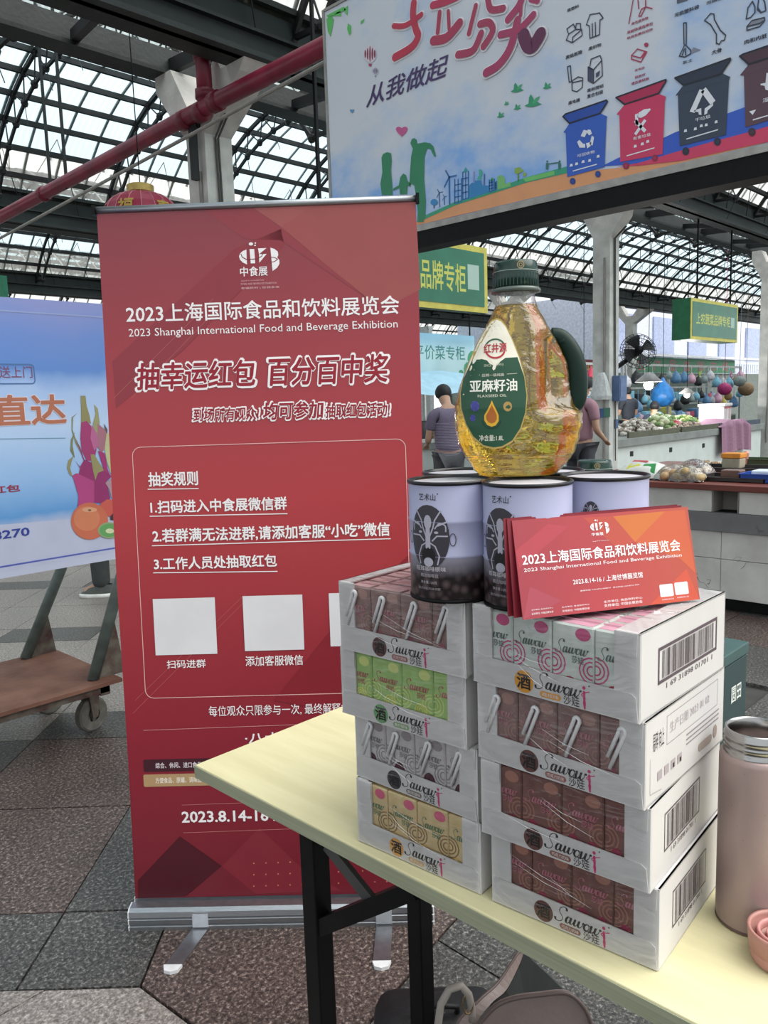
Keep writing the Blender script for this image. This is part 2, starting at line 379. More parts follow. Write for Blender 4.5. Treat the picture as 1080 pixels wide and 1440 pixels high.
# ================================================================== SETTING: roof of arched glazed bays
ceiling = bpy.data.objects.new('ceiling', None); COL.objects.link(ceiling); ceiling['kind'] = 'structure'
s_blue = sheet('clear_corrugated_sheet', (.80, .93, .96)); s_cream = sheet('aged_corrugated_sheet', (.93, .90, .84), .30)
R_, HALF, PIT = 2.73, 58.4, 5.8
ZC = 2.57; STEP = 7.3; U0, U1 = -5.6, 31.0
def arc(th, r=R_): a = math.radians(th); return r*math.sin(a), r*math.cos(a)
me_pane = {}
for k in range(-8, 8):
    a, b = arc(k*STEP), arc((k+1)*STEP)
    bm = M(); bm.poly([(0, a[0], a[1]), (.402, a[0], a[1]), (.402, b[0], b[1]), (0, b[0], b[1])])
    me_pane[k] = bm.mesh('roof_pane', s_blue if -6 <= k < 6 else s_cream)
tr = M(); tp, lp = [], []
for k in range(-8, 9): y, z = arc(k*STEP, 2.69); tp.append((0, y, z))
for k in range(-8, 8): y, z = arc((k+.5)*STEP, 2.42); lp.append((0, y, z))
for a, b in zip(tp, tp[1:]): tr.bar(a, b, .035, .045)
lp = [tp[0]]+lp+[tp[-1]]
for a, b in zip(lp, lp[1:]): tr.bar(a, b, .028, .035)
for i, p in enumerate(lp[1:-1]):
    tr.bar(p, tp[i], .012); tr.bar(p, tp[i+1], .012); tr.ball(p, .045, 1.1, 6, 4)
    if i % 2: tr.bar(p, (0, tp[i][1], tp[i][2]-.55), .006)
for p in tp: tr.ball((p[0], p[1], p[2]-.02), .04, 1, 6, 4)
me_truss = tr.mesh('roof_truss', m_rib)
gb = M()
for i in range(-8, 8):
    a, b = arc(i*STEP, 2.745), arc((i+1)*STEP, 2.745); gb.bar((0, a[0], a[1]), (0, b[0], b[1]), .035, .012)
me_bar = gb.mesh('glazing_bar', mk('grey_glazing_bar', '6f7878', .6))
cands = []
for bay in range(0, 4):
    vc = 8.225+PIT*(bay-1); o = Vector((0, vc, ZC)); uend = (U1, U1, 23.0, 28.0)[bay]
    for k in range(-8, 9):
        y, z = arc(k*STEP, 2.70)
        M().box(U0, -.02, -.03, uend, .02, .03).build('purlin', m_rib, ceiling).location = (0, vc+y, ZC+z)
    nb = int((uend-U0)/.402)
    for i in range(nb):
        u = U0+.402*i
        for k in range(-8, 8):
            y, z = arc((k+.5)*STEP); q = proj((u+.2, vc+y, ZC+z)); d = (Vector((u, vc+y, ZC+z))-CAMP).length
            vis = q and -20 < q[0] < 1100 and -20 < q[1] < 480 and (bay != 0 or u > 4) and not (bay > 0 and k < -3)
            cands.append((d if vis else 1e3+d, bay, u, k, vc))
    i = 0; u = 4.07-1.507*6
    while u < uend:
        inst(me_truss, 'roof_truss', ceiling, T(u, vc, ZC)); u += 1.507
    joined = M()
    for i in range(nb+1):
        for k in range(-8, 8):
            a, b = arc(k*STEP, 2.745), arc((k+1)*STEP, 2.745); joined.bar((U0+.402*i, vc+a[0], ZC+a[1]), (U0+.402*i, vc+b[0], ZC+b[1]), .03, .012)
    joined.build('glazing_bars', me_bar.materials[0], ceiling, kind='stuff')
cands.sort(key=lambda c: c[0]); jm = {0: M(), 1: M()}
for n, (d, bay, u, k, vc) in enumerate(cands):
    if n < 295 and d < 1e3: inst(me_pane[k], 'roof_pane', ceiling, T(u, vc, ZC))
    else:
        a, b = arc(k*STEP), arc((k+1)*STEP); jm[0 if -6 <= k < 6 else 1].poly([(u, vc+a[0], ZC+a[1]), (u+.402, vc+a[0], ZC+a[1]), (u+.402, vc+b[0], ZC+b[1]), (u, vc+b[0], ZC+b[1])])
jm[0].build('roof_sheeting', s_blue, ceiling, kind='stuff'); jm[1].build('aged_roof_sheeting', s_cream, ceiling, kind='stuff')
# leaf litter and dirt lodged where the two kinds of sheet overlap
for bay in (0, 1, 2, 3):
    lit = M(); vc = 8.225+PIT*(bay-1)
    for s in (-1, 1):
        for i in range(900):
            th = s*(6*STEP+abs(random.gauss(0, .9))); y, z = arc(th, 2.76); u = random.uniform(U0, U1 if bay < 2 else 22.5)
            r = random.uniform(.01, .04); a, c = arc(th+s*random.uniform(.3, 1.1), 2.76)
            lit.poly([(u, vc+y, ZC+z), (u+r, vc+y, ZC+z+.005), (u+r*1.2, vc+a, ZC+c), (u-r*.2, vc+a, ZC+c+.005)])
    lit.build('leaf_litter', mk('roof_dirt', '3a3a36', .9), ceiling, kind='stuff')
# gutter beams on the column rows, in pairs with an open slot between them
for row in range(3):
    v = 4.70+PIT*row; uend = (U1, U1, 28.0)[row]
    b = M(); b.box(U0, v, 3.73, uend, v+.05, 4.12); b.box(U0, v-.07, 3.73, uend, v+.20, 3.765); b.box(U0, v-.05, 3.90, uend, v, 3.92); b.box(U0, v-.06, 4.10, uend, v+.18, 4.14); b.box(U0, v+.15, 3.75, uend, v+.20, 4.12)
    b.build('gutter_beam', m_beam, ceiling)
    b = M(); b.box(U0, v+1.04, 3.92, uend, v+1.08, 4.12); b.box(U0, v+.98, 3.91, uend, v+1.18, 3.94); b.box(U0, v+1.14, 3.92, uend, v+1.18, 4.14); b.build('gutter_beam', m_beam, ceiling)
    b = M()
    for vv in (.45, .72): b.box(U0, v+vv, 4.06, uend, v+vv+.05, 4.10)
    b.build('gutter_rail', m_rib, ceiling)
    u = U0+.3; k = 0
    while u < uend:
        M().bar((u, v+.1, 3.95), (u, v+1.1, 4.0), .05, .10).build('cross_brace', m_rib, ceiling) if k % 2 else M().bar((u, v+.2, 3.84), (u+.2, v+1.0, 3.98), .06, .07).build('cross_brace', m_rib, ceiling)
        u += 1.0; k += 1
    # slack hangers and thin diagonal rods along the near beam
    rods = M(); u = 0
    while u < min(uend, 26):
        rods.tube([(u, v-.03, 4.1), (u+.35, v-.3, 4.75)], .006, 5); rods.tube([(u+.7, v-.03, 3.9), (u+.35, v-.3, 4.75)], .006, 5); u += .75
    rods.build('hanger_rods', m_rib, ceiling, kind='stuff')
# columns
CAPN = [(-.12, 0), (-.12, 3.36), (-.30, 3.60), (-.32, 3.72), (-.20, 3.72), (-.14, 3.78), (-.06, 3.66), (.04, 3.66), (.14, 3.88), (.30, 3.88), (.30, 3.70), (.12, 3.36), (.12, 0)]
CAPP = [(-.12, 0), (-.12, 3.36), (-.58, 3.66), (-.64, 3.73), (-.36, 3.73), (-.30, 3.84), (-.1, 3.58), (.08, 3.58), (.28, 3.91), (.50, 3.91), (.50, 3.80), (.30, 3.56), (.12, 3.36), (.12, 0)]
def column(u, v, label):
    o = M().prism(CAPP, u-.12, u+.12, axis='X').build('column', m_conc, None, kind='structure')
    return o
for row, ks in ((0, (-1, 0, 1, 2, 3)), (1, (0, 1, 2, 3)), (2, (0, 1, 2))):
    for k in ks:
        u, v = 3.72+6.03*k, 5.33+PIT*row
        bm = M()
        bm.prism([(v+p[0], p[1]) for p in (CAPP if k < 1 or row else CAPN)], u-.12, u+.12, axis='X'); bm.box(u-.16, v-.16, 0, u+.16, v+.16, .12)
        c = bm.build('column', m_conc, None, kind='structure')
        if row == 0:
            p = M(); 
            for dv in (-.055, -.03): p.tube([(u+.02, v-.14+0*dv, .5), (u+.02+dv, v-.135, 3.34), (u+dv, v-.3, 3.46)], .008, 6)
            p.build('cable_run', mk('grey_cable', '4b4a48', .6), c)
            M().tube([(u-.132, v-.05, .4), (u-.132, v-.05, 3.1)], .014, 8).build('conduit', mk('grey_conduit', '8b8781', .5), c)
# outside: grey-blue street side beyond the far end
cap = thing('apartment_building', 'pale bluish building with rows of windows beyond the open side of the hall', 'building', (24.5, 13.6, 0))
M().box(0, 0, 0, 34, 6, 4.7).build('wall', mk('pale_blue_render', 'd9deee', .8), cap)
mw = mk('grey_window_glass', 'a8b2d2', .25)
for i in range(11):
    M().box(.8+3*i, -.06, 2.75, 2.5+3*i, .02, 4.15).build('window', mw, cap)
r = M(); r.box(0, -.5, 2.05, 34, -.44, 2.12); r.box(0, -.5, 2.5, 34, -.44, 2.55)
for i in range(130): r.box(.26*i, -.49, 2.05, .26*i+.03, -.46, 2.55)
r.build('railing', mk('white_railing', 'dfe3ee', .5), cap)
M().box(23.2, 12.2, 0, 40, 12.4, 2.05).build('wall_far', mk('grey_green_wall', '78807a', .8), kind='structure')
gbd = thing('notice_board', 'long green fascia board with faded red characters above the far stalls', 'sign', (23.8, 12.14, 2.06))
M().box(0, 0, 0, 8.5, .05, .50).build('board', mk('green_board', '3f7a57', .6), gbd)
S = Surf((0, -.002, 0), (1, 0, 0), (0, 0, 1))
for i, ch in enumerate('农产品直销市场'): text(ch, (.4+1.15*i, .06, .95+1.15*i, .42), S.at(), flat('a8435a'), gbd, .01)
M().box(22, 18.9, 0, 22.2, 27, 4.0).box(-6, 27, 0, 22.2, 27.2, 4.0).build('wall_back', mk('pale_far_wall', 'b5b7b6', .8), kind='structure')
M().box(23.2, 12.0, 2.58, 46, 12.2, 2.66).build('trim_1', mk('white_ledge', 'eef0f4', .4), kind='structure')
# ------------------------------------------------------------------ pipes
p = thing('fire_pipe', 'dark red main pipe slanting past the left column, with a branch up to the roof', 'pipe', (3.5, 5.0, 3.45))
mp = M(); mp.tube([(0, 8, -.14), (0, 3.8, -.068), (0, 0, .018), (0, -6, .07)], .058, 16); mp.build('main_pipe', m_pipe, p, True)
q = M(); q.tube([(0, .03, .0), (0, .03, .36), (-.02, .03, .43), (-.09, .06, .49), (-.2, .09, .5), (-9, .1, .5)], .055, 14); q.build('branch_pipe', m_pipe, p, True)
for a, b in (((0, .35, 0), (0, .27, .002)), ((0, .13, 0), (0, .05, 0)), ((0, -.06, .02), (0, -.14, .02)), ((0, 4.2, -.075), (0, 4.1, -.073)), ((0, 2.7, -.045), (0, 2.75, -.046)), ((0, -1.6, .03), (0, -1.66, .03)), ((0, .03, .07), (0, .03, .13)), ((0, .03, .33), (0, .03, .40)), ((-.16, .09, .5), (-.24, .09, .5))):
    M().tube([a, b], .069, 14).build('pipe_coupling', mk('coupling_red', '6b1d2e', .45), p, True)
q = M(); q.bar((.04, .27, -.04), (.04, .27, -.42), .04, .05); q.bar((.09, .27, -.05), (.09, .27, .05), .03); q.build('pipe_bracket', m_rib, p)
a, b = atx(0, 335, 3.42), atx(478, 76, 3.42); dd = (b-a)
tag(M().tube([a-dd*.9, a, b, b+dd*.8], .013, 8).build('conduit_pipe', mk('grey_conduit', '8b8781', .5)), 'thin grey conduit running just under the dark red pipe', 'pipe')
for xt, yt, xb, yb_, lab in ((54, 74, 72, 272, 'left of the two dark rods holding up the red pipe'), (78, 80, 94, 262, 'right of the two dark rods holding up the red pipe')):
    a = atx(xt, yt, 3.5); b = atx(xb, yb_, 3.5)
    tag(M().bar((3.5, b.y, b.z-.02), (3.5, b.y, 5.2), .022).build('hanger_rod', m_rib), lab, 'rod', 'pipe hanger rods')
# ================================================================== ROLL-UP BANNER
RW = A-pi/2                                # turn of the viewer-aligned frame inside the hall frame
def VT(o): return Matrix.Translation(Vector(o)) @ RZ(RW)
bn = thing('roll_up_banner', 'tall crimson roll-up banner with white lettering on a silver base', 'banner', W(-.6984, 1.991), RW-.0207)
lean = .0599
R0 = bn.matrix_basis.copy(); B3 = R0.to_3x3(); UPB = Vector((0, math.sin(lean), math.cos(lean)))
def LM(o, ax_x, ax_y, off=.0005):          # print surface given in a thing's local axes; world pixel fitting through its root
    class Q(Surf):
        def at(s, k=1): return lambda x, y: s.lo+s.lx*x+s.ly*y+s.ln*s.off*k
    root, lo, lx, ly = o
    q = Q(root @ Vector(lo), root.to_3x3() @ Vector(lx), root.to_3x3() @ Vector(ly), off)
    q.lo, q.lx, q.ly = Vector(lo), Vector(lx), Vector(ly); q.ln = q.lx.cross(q.ly); return q
BH = 1.857
S = LM((R0, (0, -.003, 0), (1, 0, 0), UPB), 0, 0, .0004)
tilt = Matrix.Rotation(-lean, 4, 'X')
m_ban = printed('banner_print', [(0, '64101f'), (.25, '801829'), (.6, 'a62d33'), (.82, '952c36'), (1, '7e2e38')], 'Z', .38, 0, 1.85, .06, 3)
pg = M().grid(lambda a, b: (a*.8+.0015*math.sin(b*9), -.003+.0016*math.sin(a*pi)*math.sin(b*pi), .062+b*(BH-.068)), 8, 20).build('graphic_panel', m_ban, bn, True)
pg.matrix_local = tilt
r = M().tube([(-.004, 0, 0), (.804, 0, 0)], .009, 12); r = r.build('top_rail', m_alu, bn, True); r.location = (0, -.002+BH*math.sin(lean), BH*math.cos(lean))
for x in (-.009, .801):
    e = M().box(0, -.011, -.012, .008, .011, .011).build('rail_cap', m_black, bn); e.location = (x, -.002+BH*math.sin(lean), BH*math.cos(lean))
b = M(); prof = [(p[0]*.85, p[1]*.86) for p in [(-.055, 0), (-.055, .012), (-.049, .016), (-.055, .020), (-.055, .034), (-.049, .038), (-.055, .042), (-.052, .058), (-.04, .066), (-.012, .068), (-.012, .055), (.012, .055), (.012, .068), (.05, .06), (.055, 0)]]
b.prism(prof, -.004, .793, axis='X'); b.build('base_housing', m_alu, bn)
M().prism(prof, -.007, -.004, axis='X').build('end_cap', mk('pale_plastic', 'cfcfcf', .4), bn); M().prism(prof, .793, .796, axis='X').build('end_cap', mk('pale_plastic', 'cfcfcf', .4), bn)
M().bar((.4, .03, .05), (.4, .012+BH*math.sin(lean), BH*math.cos(lean)-.02), .014).build('support_pole', m_alu, bn)
for x, dx in ((.185, -.035), (.665, -.004)):
    f = M(); a = Vector((x, -.03, .0)); c = Vector((x+dx, -.19, 0)); w = .021
    f.prism([(x-w, -.044), (x+w, -.044), (x+dx+w, -.185), (x+dx+w*.8, -.2), (x+dx, -.207), (x+dx-w*.8, -.2), (x+dx-w, -.185)], .001, .006, axis='Z')
    f = f.build('foot', m_alu, bn)
    M().prism([(x+dx-w*1.1, -.188), (x+dx+w*1.1, -.188), (x+dx+w*.8, -.208), (x+dx, -.214), (x+dx-w*.8, -.208)], .0005, .009, axis='Z').build('foot_tip', mk('pale_plastic', 'cfcfcf', .4), f)
    M().box(x-w, -.051, .010, x+w, -.0468, .046).build('foot_bracket', mk('bright_aluminium', 'dfe2e6', .2, .8), bn)
Z = S.at()
def bp(pts, c, k=1, name='print_shape', rough=.38): return decal(name, [S.pp(pts)], S.at(k), flat(c, rough), bn, .12)
bp([(286, 295), (356, 292), (395, 320), (520, 422), (395, 338), (345, 336)], '97394a' if 0 else '883039', .5)
bp([(356, 292), (584, 281), (591, 407), (560, 424), (521, 424), (395, 319)], '934543', .5)
bp([(330, 350), (158, 508), (163, 575), (260, 490), (400, 345), (395, 322)], '85283a' if 0 else '872a35', .5)
bp([(395, 319), (440, 282+6), (356, 292)], '964a48', .8)
bp([(470, 880), (585, 770), (603, 790), (606, 1000), (470, 1000), (385, 985)], '801b27', .5)
bp([(194, 1238), (253, 1176), (312, 1218), (262, 1260), (194, 1263)], '450a18', .5)
bp([(365, 1163), (312, 1218), (258, 1262), (375, 1257), (430, 1226)], '6c1b29', .5)
bp([(312, 1218), (365, 1163), (430, 1226), (480, 1252), (360, 1257)], '79222e', .8)
dots = [circ(*S.px(357+17*i, 1214+16*j-.6*i), .0022, 6) for i in range(14) for j in range(3)]
decal('print_dots', dots, S.at(1.2), flat('b8745e'), bn)['kind'] = 'stuff'
for (a, b_) in (((190, 985), (345, 835)), ((187, 1003), (345, 845)), ((160, 560), (300, 420)), ((185, 560), (300, 440))): decal('print_line', strip(S.pp([a, b_]), .0008), S.at(1), flat('b4615c'), bn)
def bt(body, x0, y0, x1, y1, w=.012, c='e9e3e3', sh=0, k=1.5): return text(body, S.bx(x0, y0, x1, y1), S.at(k), flat(c), bn, w, sh)
# emblem
def emblem(S_, px0, py0, px1, py1, par, k=1.5):
    x0, y0 = S_.px(px0, py1); x1, y1 = S_.px(px1, py0)
    def q(a, b): return (x0+(x1-x0)*a, y0+(y1-y0)*b)
    P = [[q(.19, .84), q(.10, .78), q(.03, .68), q(0, .56), q(.02, .42), q(.08, .30), q(.19, .20)],
         [q(.27, .85), q(.385, .85), q(.395, .24), q(.285, .24)],
         [q(.48, .87), q(.69, .87), q(.50, .62)], [q(.50, .62), q(.69, .62), q(.50, .26)],
         [q(.79, .88), q(.89, .82), q(.97, .70), q(.98, .55), q(.95, .46), q(1, .34), q(1, .18), q(.94, .02), q(.82, -.12)],
         [q(*p) for p in circ(.31, 1.07, .055, 10, .07)], [q(*p) for p in circ(.41, 1.0, .025, 8, .03)], [q(*p) for p in circ(.42, 1.1, .02, 8, .03)]]
    decal('emblem', P, S_.at(k), m_whitepaint, par)
    L_ = strip([q(*p) for p in ((.05, .66), (.08, .52), (.18, .42), (.42, .42), (.56, .52), (.62, .70))], (x1-x0)*.02)+strip([q(*p) for p in ((.78, .48), (.88, .46), (.96, .38), (.88, .28), (.77, .26))], (x1-x0)*.02)
    decal('emblem_line', L_, S_.at(k+.5), flat('7a2a36'), par)
emblem(S, 337, 344, 392, 379, bn)
bt('中食展', 338, 389, 376, 374, .02); bt('2023.8.14-16 EXHIBITION', 339, 396, 371, 393, .01, 'cf9d9d'); bt('FOOD AND BEVERAGE EXHIBITION', 339, 401, 389, 396.5, .01, 'cf9d9d'); bt('食遍民时 | 饮领未来', 339, 407.5, 393, 402, .01, 'd6a8a8')
bt('2023上海国际食品和饮料展览会', 178, 455, 561, 415, .018)
bt('2023 Shanghai International Food and Beverage Exhibition', 181.5, 477, 559, 449.5, .002)
for body, x0, y0, x1, y1, w2 in (('抽幸运红包', 193, 549, 358, 505, .05), ('百分百中奖', 379, 543, 546, 497, .05), ('到场所有观众!', 272, 593, 364, 571.5, .05), ('均可参加', 370, 591, 455, 563, .05), ('抽取红包活动!', 458, 588, 548, 565, .05)):
    g = (x1-x0)*.012+1.2
    bt(body, x0-g, y0+g, x1+g, y1-g, .085, 'ece4e4', .12, 1.2); bt(body, x0, y0, x1, y1, .03, '8e1026', .12, 2.2)
x0, y0 = S.px(205, 982); x1, y1 = S.px(570, 617); decal('print_frame', strip(rrect(x0, y0, x1, y1, .022), .0018, True), S.at(1), flat('dcaaa6'), bn)
for body, a, b_, c, d in (('抽奖规则', 209, 684.5, 278, 662), ('1.扫码进入中食展微信群', 212, 722.5, 403, 698), ('2.若群满无法进群,请添加客服“小吃”微信', 215, 764, 548, 734), ('3.工作人员处抽取红包', 217, 802, 389, 779)):
    bt(body, a, b_, c, d, .028)
    decal('print_line', strip(S.pp([(a-1, b_+3.5), (c+1, d+25-(c-a)*.006+.5)]), .0022), S.at(1.5), m_whitepaint, bn)
for a, b_, c, d in ((219, 921.5, 302, 840), (344.5, 915.5, 425, 836), (465, 909, 545, 832)):
    x0, y0, x1, y1 = S.bx(a, b_, c, d); decal('white_square', [sq(x0, y0, x1, y1)], S.at(1.5), flat('d5d2d4'), bn)
bt('扫码进群', 235, 940, 289, 927, .015); bt('添加客服微信', 345.5, 937, 426, 920.5, .015)
bt('每位观众只限参与一次, 最终解释权归主办方所有', 294, 1008, 569, 986, .004)
decal('print_line', strip(S.pp([(202, 1027), (575, 1013)]), .0012), S.at(1.5), flat('cc8f8c'), bn)
bt('·八大展区·', 345, 1046, 445, 1028, .02)
for y, c, t, tc in ((1075.5, '3a0c1c', '综合、休闲、进口食品', 'd8ccd0'), (1096.5, 'a98a63', '方便食品、原罐、调味品', '6e2a26' if 0 else 'e6dccb')):
    x0, y0, x1, y1 = S.bx(202.5, y+10, 297, y-9.5); decal('print_label', [rrect(x0, y0, x1, y1, .004)], S.at(1.5), flat(c), bn)
    bt(t, 219, y+5, 283, y-4.5, .02, tc, 0, 2.5)
for a, b_ in (((256, 1132), (560, 1121)), ((258, 1171), (560, 1160))): decal('print_line', strip(S.pp([a, b_]), .0012), S.at(1.5), flat('b8706e'), bn)
bt('2023.8.14-16 / 上海世博展览馆', 256, 1158.5, 560, 1131, .028)
# ================================================================== TABLE
tb = thing('folding_table', 'long narrow folding table with a pale wood top and black steel legs', 'table', (.70, -.55, 0))
TD = .45; TL_ = 1.70
M().rbox(0, 0, .7275, TD, TL_, .75, .0015).build('tabletop', mk('pale_ash_laminate', 'd3cca4', .5, 0, .05, 6, .04, 40, col2='c9c198', stretch=(6, .6, 1)), tb)
me_ = mk('edge_banding', '8f917a', .5, 0, .12, 9, stretch=(.6, .6, 30))
e = M(); e.box(-.0015, -.0015, .7265, 0, TL_+.0015, .7475); e.box(TD, -.0015, .7265, TD+.0015, TL_+.0015, .7475); e.box(0, TL_, .7265, TD, TL_+.0015, .7475); e.box(0, -.0015, .7265, TD, 0, .7475); e.build('edge_band', me_, tb)
for y in (.27, 1.43):
    for x in (.03, .262):
        M().rbox(x-.015, y-.015, .0, x+.017, y+.017, .7265, .002).build('leg', m_black, tb)
        d = -1 if y > 1 else 1
        if x < .1: M().bar((x, y+d*.01, .565), (x, y+d*.21, .712), .024).build('brace', m_black, tb)
    M().bar((.03, y, .12), (.262, y, .12), .02).build('cross_bar', m_black, tb)
    d = -1 if y > 1 else 1
    M().bar((.03, y+d*.03, .705), (.03, y+d*.12, .655), .008, .02).build('latch', mk('dull_steel', '5c5c5c', .4, .7), tb)
M().box(.13, .27, .705, .155, 1.43, .7265).build('rail', m_black, tb)
# ================================================================== DRINK CASES
CW, CD, CH = .204, .2165, .0924
m_film = film('shrink_wrap', (.98, .98, .985), .03, .16, .35, 14, (1, 1, 3))
m_straw = mk('white_straw', 'efeded', .35, var=.03, trans=.0)
def card(name, c, c2, bump=.0): return mk(name, c, .45, 0, .1, 60, bump, 50, col2=c2)
KIND = dict(
 litchi=dict(c=('c9cdc6', 'bcc4bd'), badge='d8963a', pill='d8963a', pt='荔枝味', sw='b84a76', top='cf9aac', ink='55635c', fruit='a63048', straw=0),
 choco=dict(c=('6b4641', '7a5650'), badge='63403c', pill='8a5c54', pt='巧克力奶味', sw='9a6a5c', top='8d6a68', ink='b06a78', fruit='8a3048', straw=0),
 rose=dict(c=('7d6360', '8c716c'), badge='5f3c3a', pill='9a6664', pt='巧克力奶味', sw='9c7a72', top='c39a9a', ink='b07b84', fruit='8d5560', straw=1),
 green=dict(c=('93b36a', '9fbf78'), badge='6f9c6c', pill='82a878', pt='青柠檬味', sw='c4ce7c', top='a9c088', ink='a85a5a', fruit='2f6030', straw=0),
 grey=dict(c=('b3adad', 'c2bcbc'), badge='3f3b3e', pill='77706f', pt='朗姆酒味', sw='8b8383', top='b9b4b4', ink='77706f', fruit='4a2630', straw=1),
 coco=dict(c=('bfa779', 'cbb68c'), badge='d09a58', pill='c8a470', pt='椰子奶味', sw='8a6a48', top='d3b9a2', ink='5d7a5e', fruit='caa050', straw=0))
def swirl(cx, cy, r, w):
    o = []
    for k in (1, .68, .36): o += strip(circ(cx, cy, r*k, 14), w, True)
    return o
_proto = {}
def carton_proto(kind):
    K = KIND[kind]; root = None
    bm = M().rbox(0, 0, 0, .0492, .0338, .086, .0018, None, 1); me = bm.mesh('drink_carton', card('carton_'+kind, *K['c']))
    tmp = bpy.data.objects.new('tmp', None); meshes = []
    fn = lambda x, z: Vector((x, -.0003, z)); f2 = lambda x, z: Vector((x, -.0005, z))
    cut = lambda P: [[(min(max(x, .001), .0482), min(max(z, .002), .084)) for x, z in p] for p in P]
    D = []
    D.append(decal('swirl_print', cut(swirl(.002, .042, .014, .0016)+swirl(.047, .040, .014, .0016)+swirl(.043, .012, .012, .0014)+swirl(.004, .010, .01, .0014)), fn, flat(K['sw']), tmp))
    D.append(decal('carton_lettering', cursive((.005, .053, .044, .069)), f2, flat(K['ink']), tmp))
    D.append(text('莎娃', (.024, .045, .038, .053), f2, flat(K['ink']), tmp, .01, 0, 'carton_lettering'))
    D.append(decal('seal_print', [circ(.037, .077, .009, 14, .0068)], fn, flat(K['sw'] if kind != 'coco' else 'c05a74'), tmp))
    fr = []
    if kind == 'litchi': fr = [circ(.022, .022, .008, 12), circ(.031, .019, .007, 12)]
    elif kind == 'green': fr = [circ(.014+.006*i, .012+.004*(i % 2), .007, 7) for i in range(5)]
    elif kind == 'grey': fr = [circ(.024, .024, .010, 12, .014)]
    elif kind == 'coco': fr = [circ(.012, .024, .0065, 12)]
    else: fr = [circ(.025, .016, .012, 8, .007), circ(.014, .028, .006, 8), circ(.037, .026, .006, 8)]
    D.append(decal('fruit_print', fr, f2, flat(K['fruit']), tmp))
    if kind in ('litchi', 'coco'): D.append(decal('fruit_print', [circ(.024, .011, .0055, 12, .004) if kind == 'litchi' else circ(.012, .024, .0042, 12), ], lambda x, z: Vector((x, -.0007, z)), flat('e2dedd'), tmp))
    if kind == 'coco': D.append(decal('fruit_print', [circ(.027, .018, .007, 12, .009)], f2, flat('c9a84e'), tmp))
    if kind == 'grey': D.append(decal('fruit_print', [circ(.024, .016, .0065, 12, .009)], lambda x, z: Vector((x, -.0007, z)), flat('a06a6a'), tmp))
    if kind == 'green': D.append(decal('fruit_print', swirl(.030, .03, .009, .0015), fn, flat('cfd06a'), tmp))
    ms = [(d.name.split('.')[0], d.data) for d in D]
    for d in D: bpy.data.objects.remove(d)
    bpy.data.objects.remove(tmp)
    top = M(); top.poly([(.003, .003, .0863), (.046, .003, .0863), (.046, .031, .0863), (.003, .031, .0863)]); top.poly([(.001, .0165, .0866), (.048, .0165, .0866), (.048, .0175, .0880), (.001, .0175, .088)])
    tm = top.mesh('carton_top', flat(K['top']))
    return me, ms, tm
st = M()
def _straw():
    b = M(); p = [(.034, -.0035, .083), (.034, -.0035, .083)]
    a = Vector((.0305, -.0028, .080)); pts = []
    for i in range(7): t = pi*i/6; pts.append((.0325+.0035*math.cos(t)*1, -.0032, .076+.0045*math.sin(t)))
    d = Vector((-.017, 0, -.043)); L1 = Vector(pts[0]); L2 = Vector(pts[-1])
    path = [tuple(L1+d*.98)]+pts+[tuple(L2+d*.70)]
    b.tube(path, .0023, 7); return b.mesh('straw', m_straw, True)
ME_STRAW = _straw()
CUR = [[(-.12, .42), (-.02, .14), (.25, .06), (.55, .22), (.62, .58), (.42, .92), (.22, 1.22), (.26, 1.62), (.55, 1.86), (.85, 1.78), (.90, 1.50)],
       [(1.42, .82), (1.18, .95), (1.0, .62), (1.02, .28), (1.22, .22), (1.44, .75), (1.46, .95), (1.40, .40), (1.52, .20), (1.70, .45), (1.86, .95), (1.80, .40), (1.92, .20), (2.14, .50), (2.26, .95), (2.20, .40), (2.34, .20), (2.58, .50), (2.62, .92), (2.74, .78)],
       [(3.02, .95), (2.82, .75), (2.80, .38), (3.0, .20), (3.22, .42), (3.22, .80), (3.05, .96), (3.3, .86), (3.46, .96), (3.42, .40), (3.54, .20), (3.76, .50), (3.88, .95), (3.82, .40), (3.96, .20), (4.20, .50), (4.24, .95), (4.40, .80)]]
def cursive(box):
    x0, y0, x1, y1 = box; o = []
    for st in CUR: o += pen([(x0+(x1-x0)*(x+.16*y)/4.6, y0+(y1-y0)*y/1.9) for x, y in st], (y1-y0)*.040, (y1-y0)*.13)
    return o
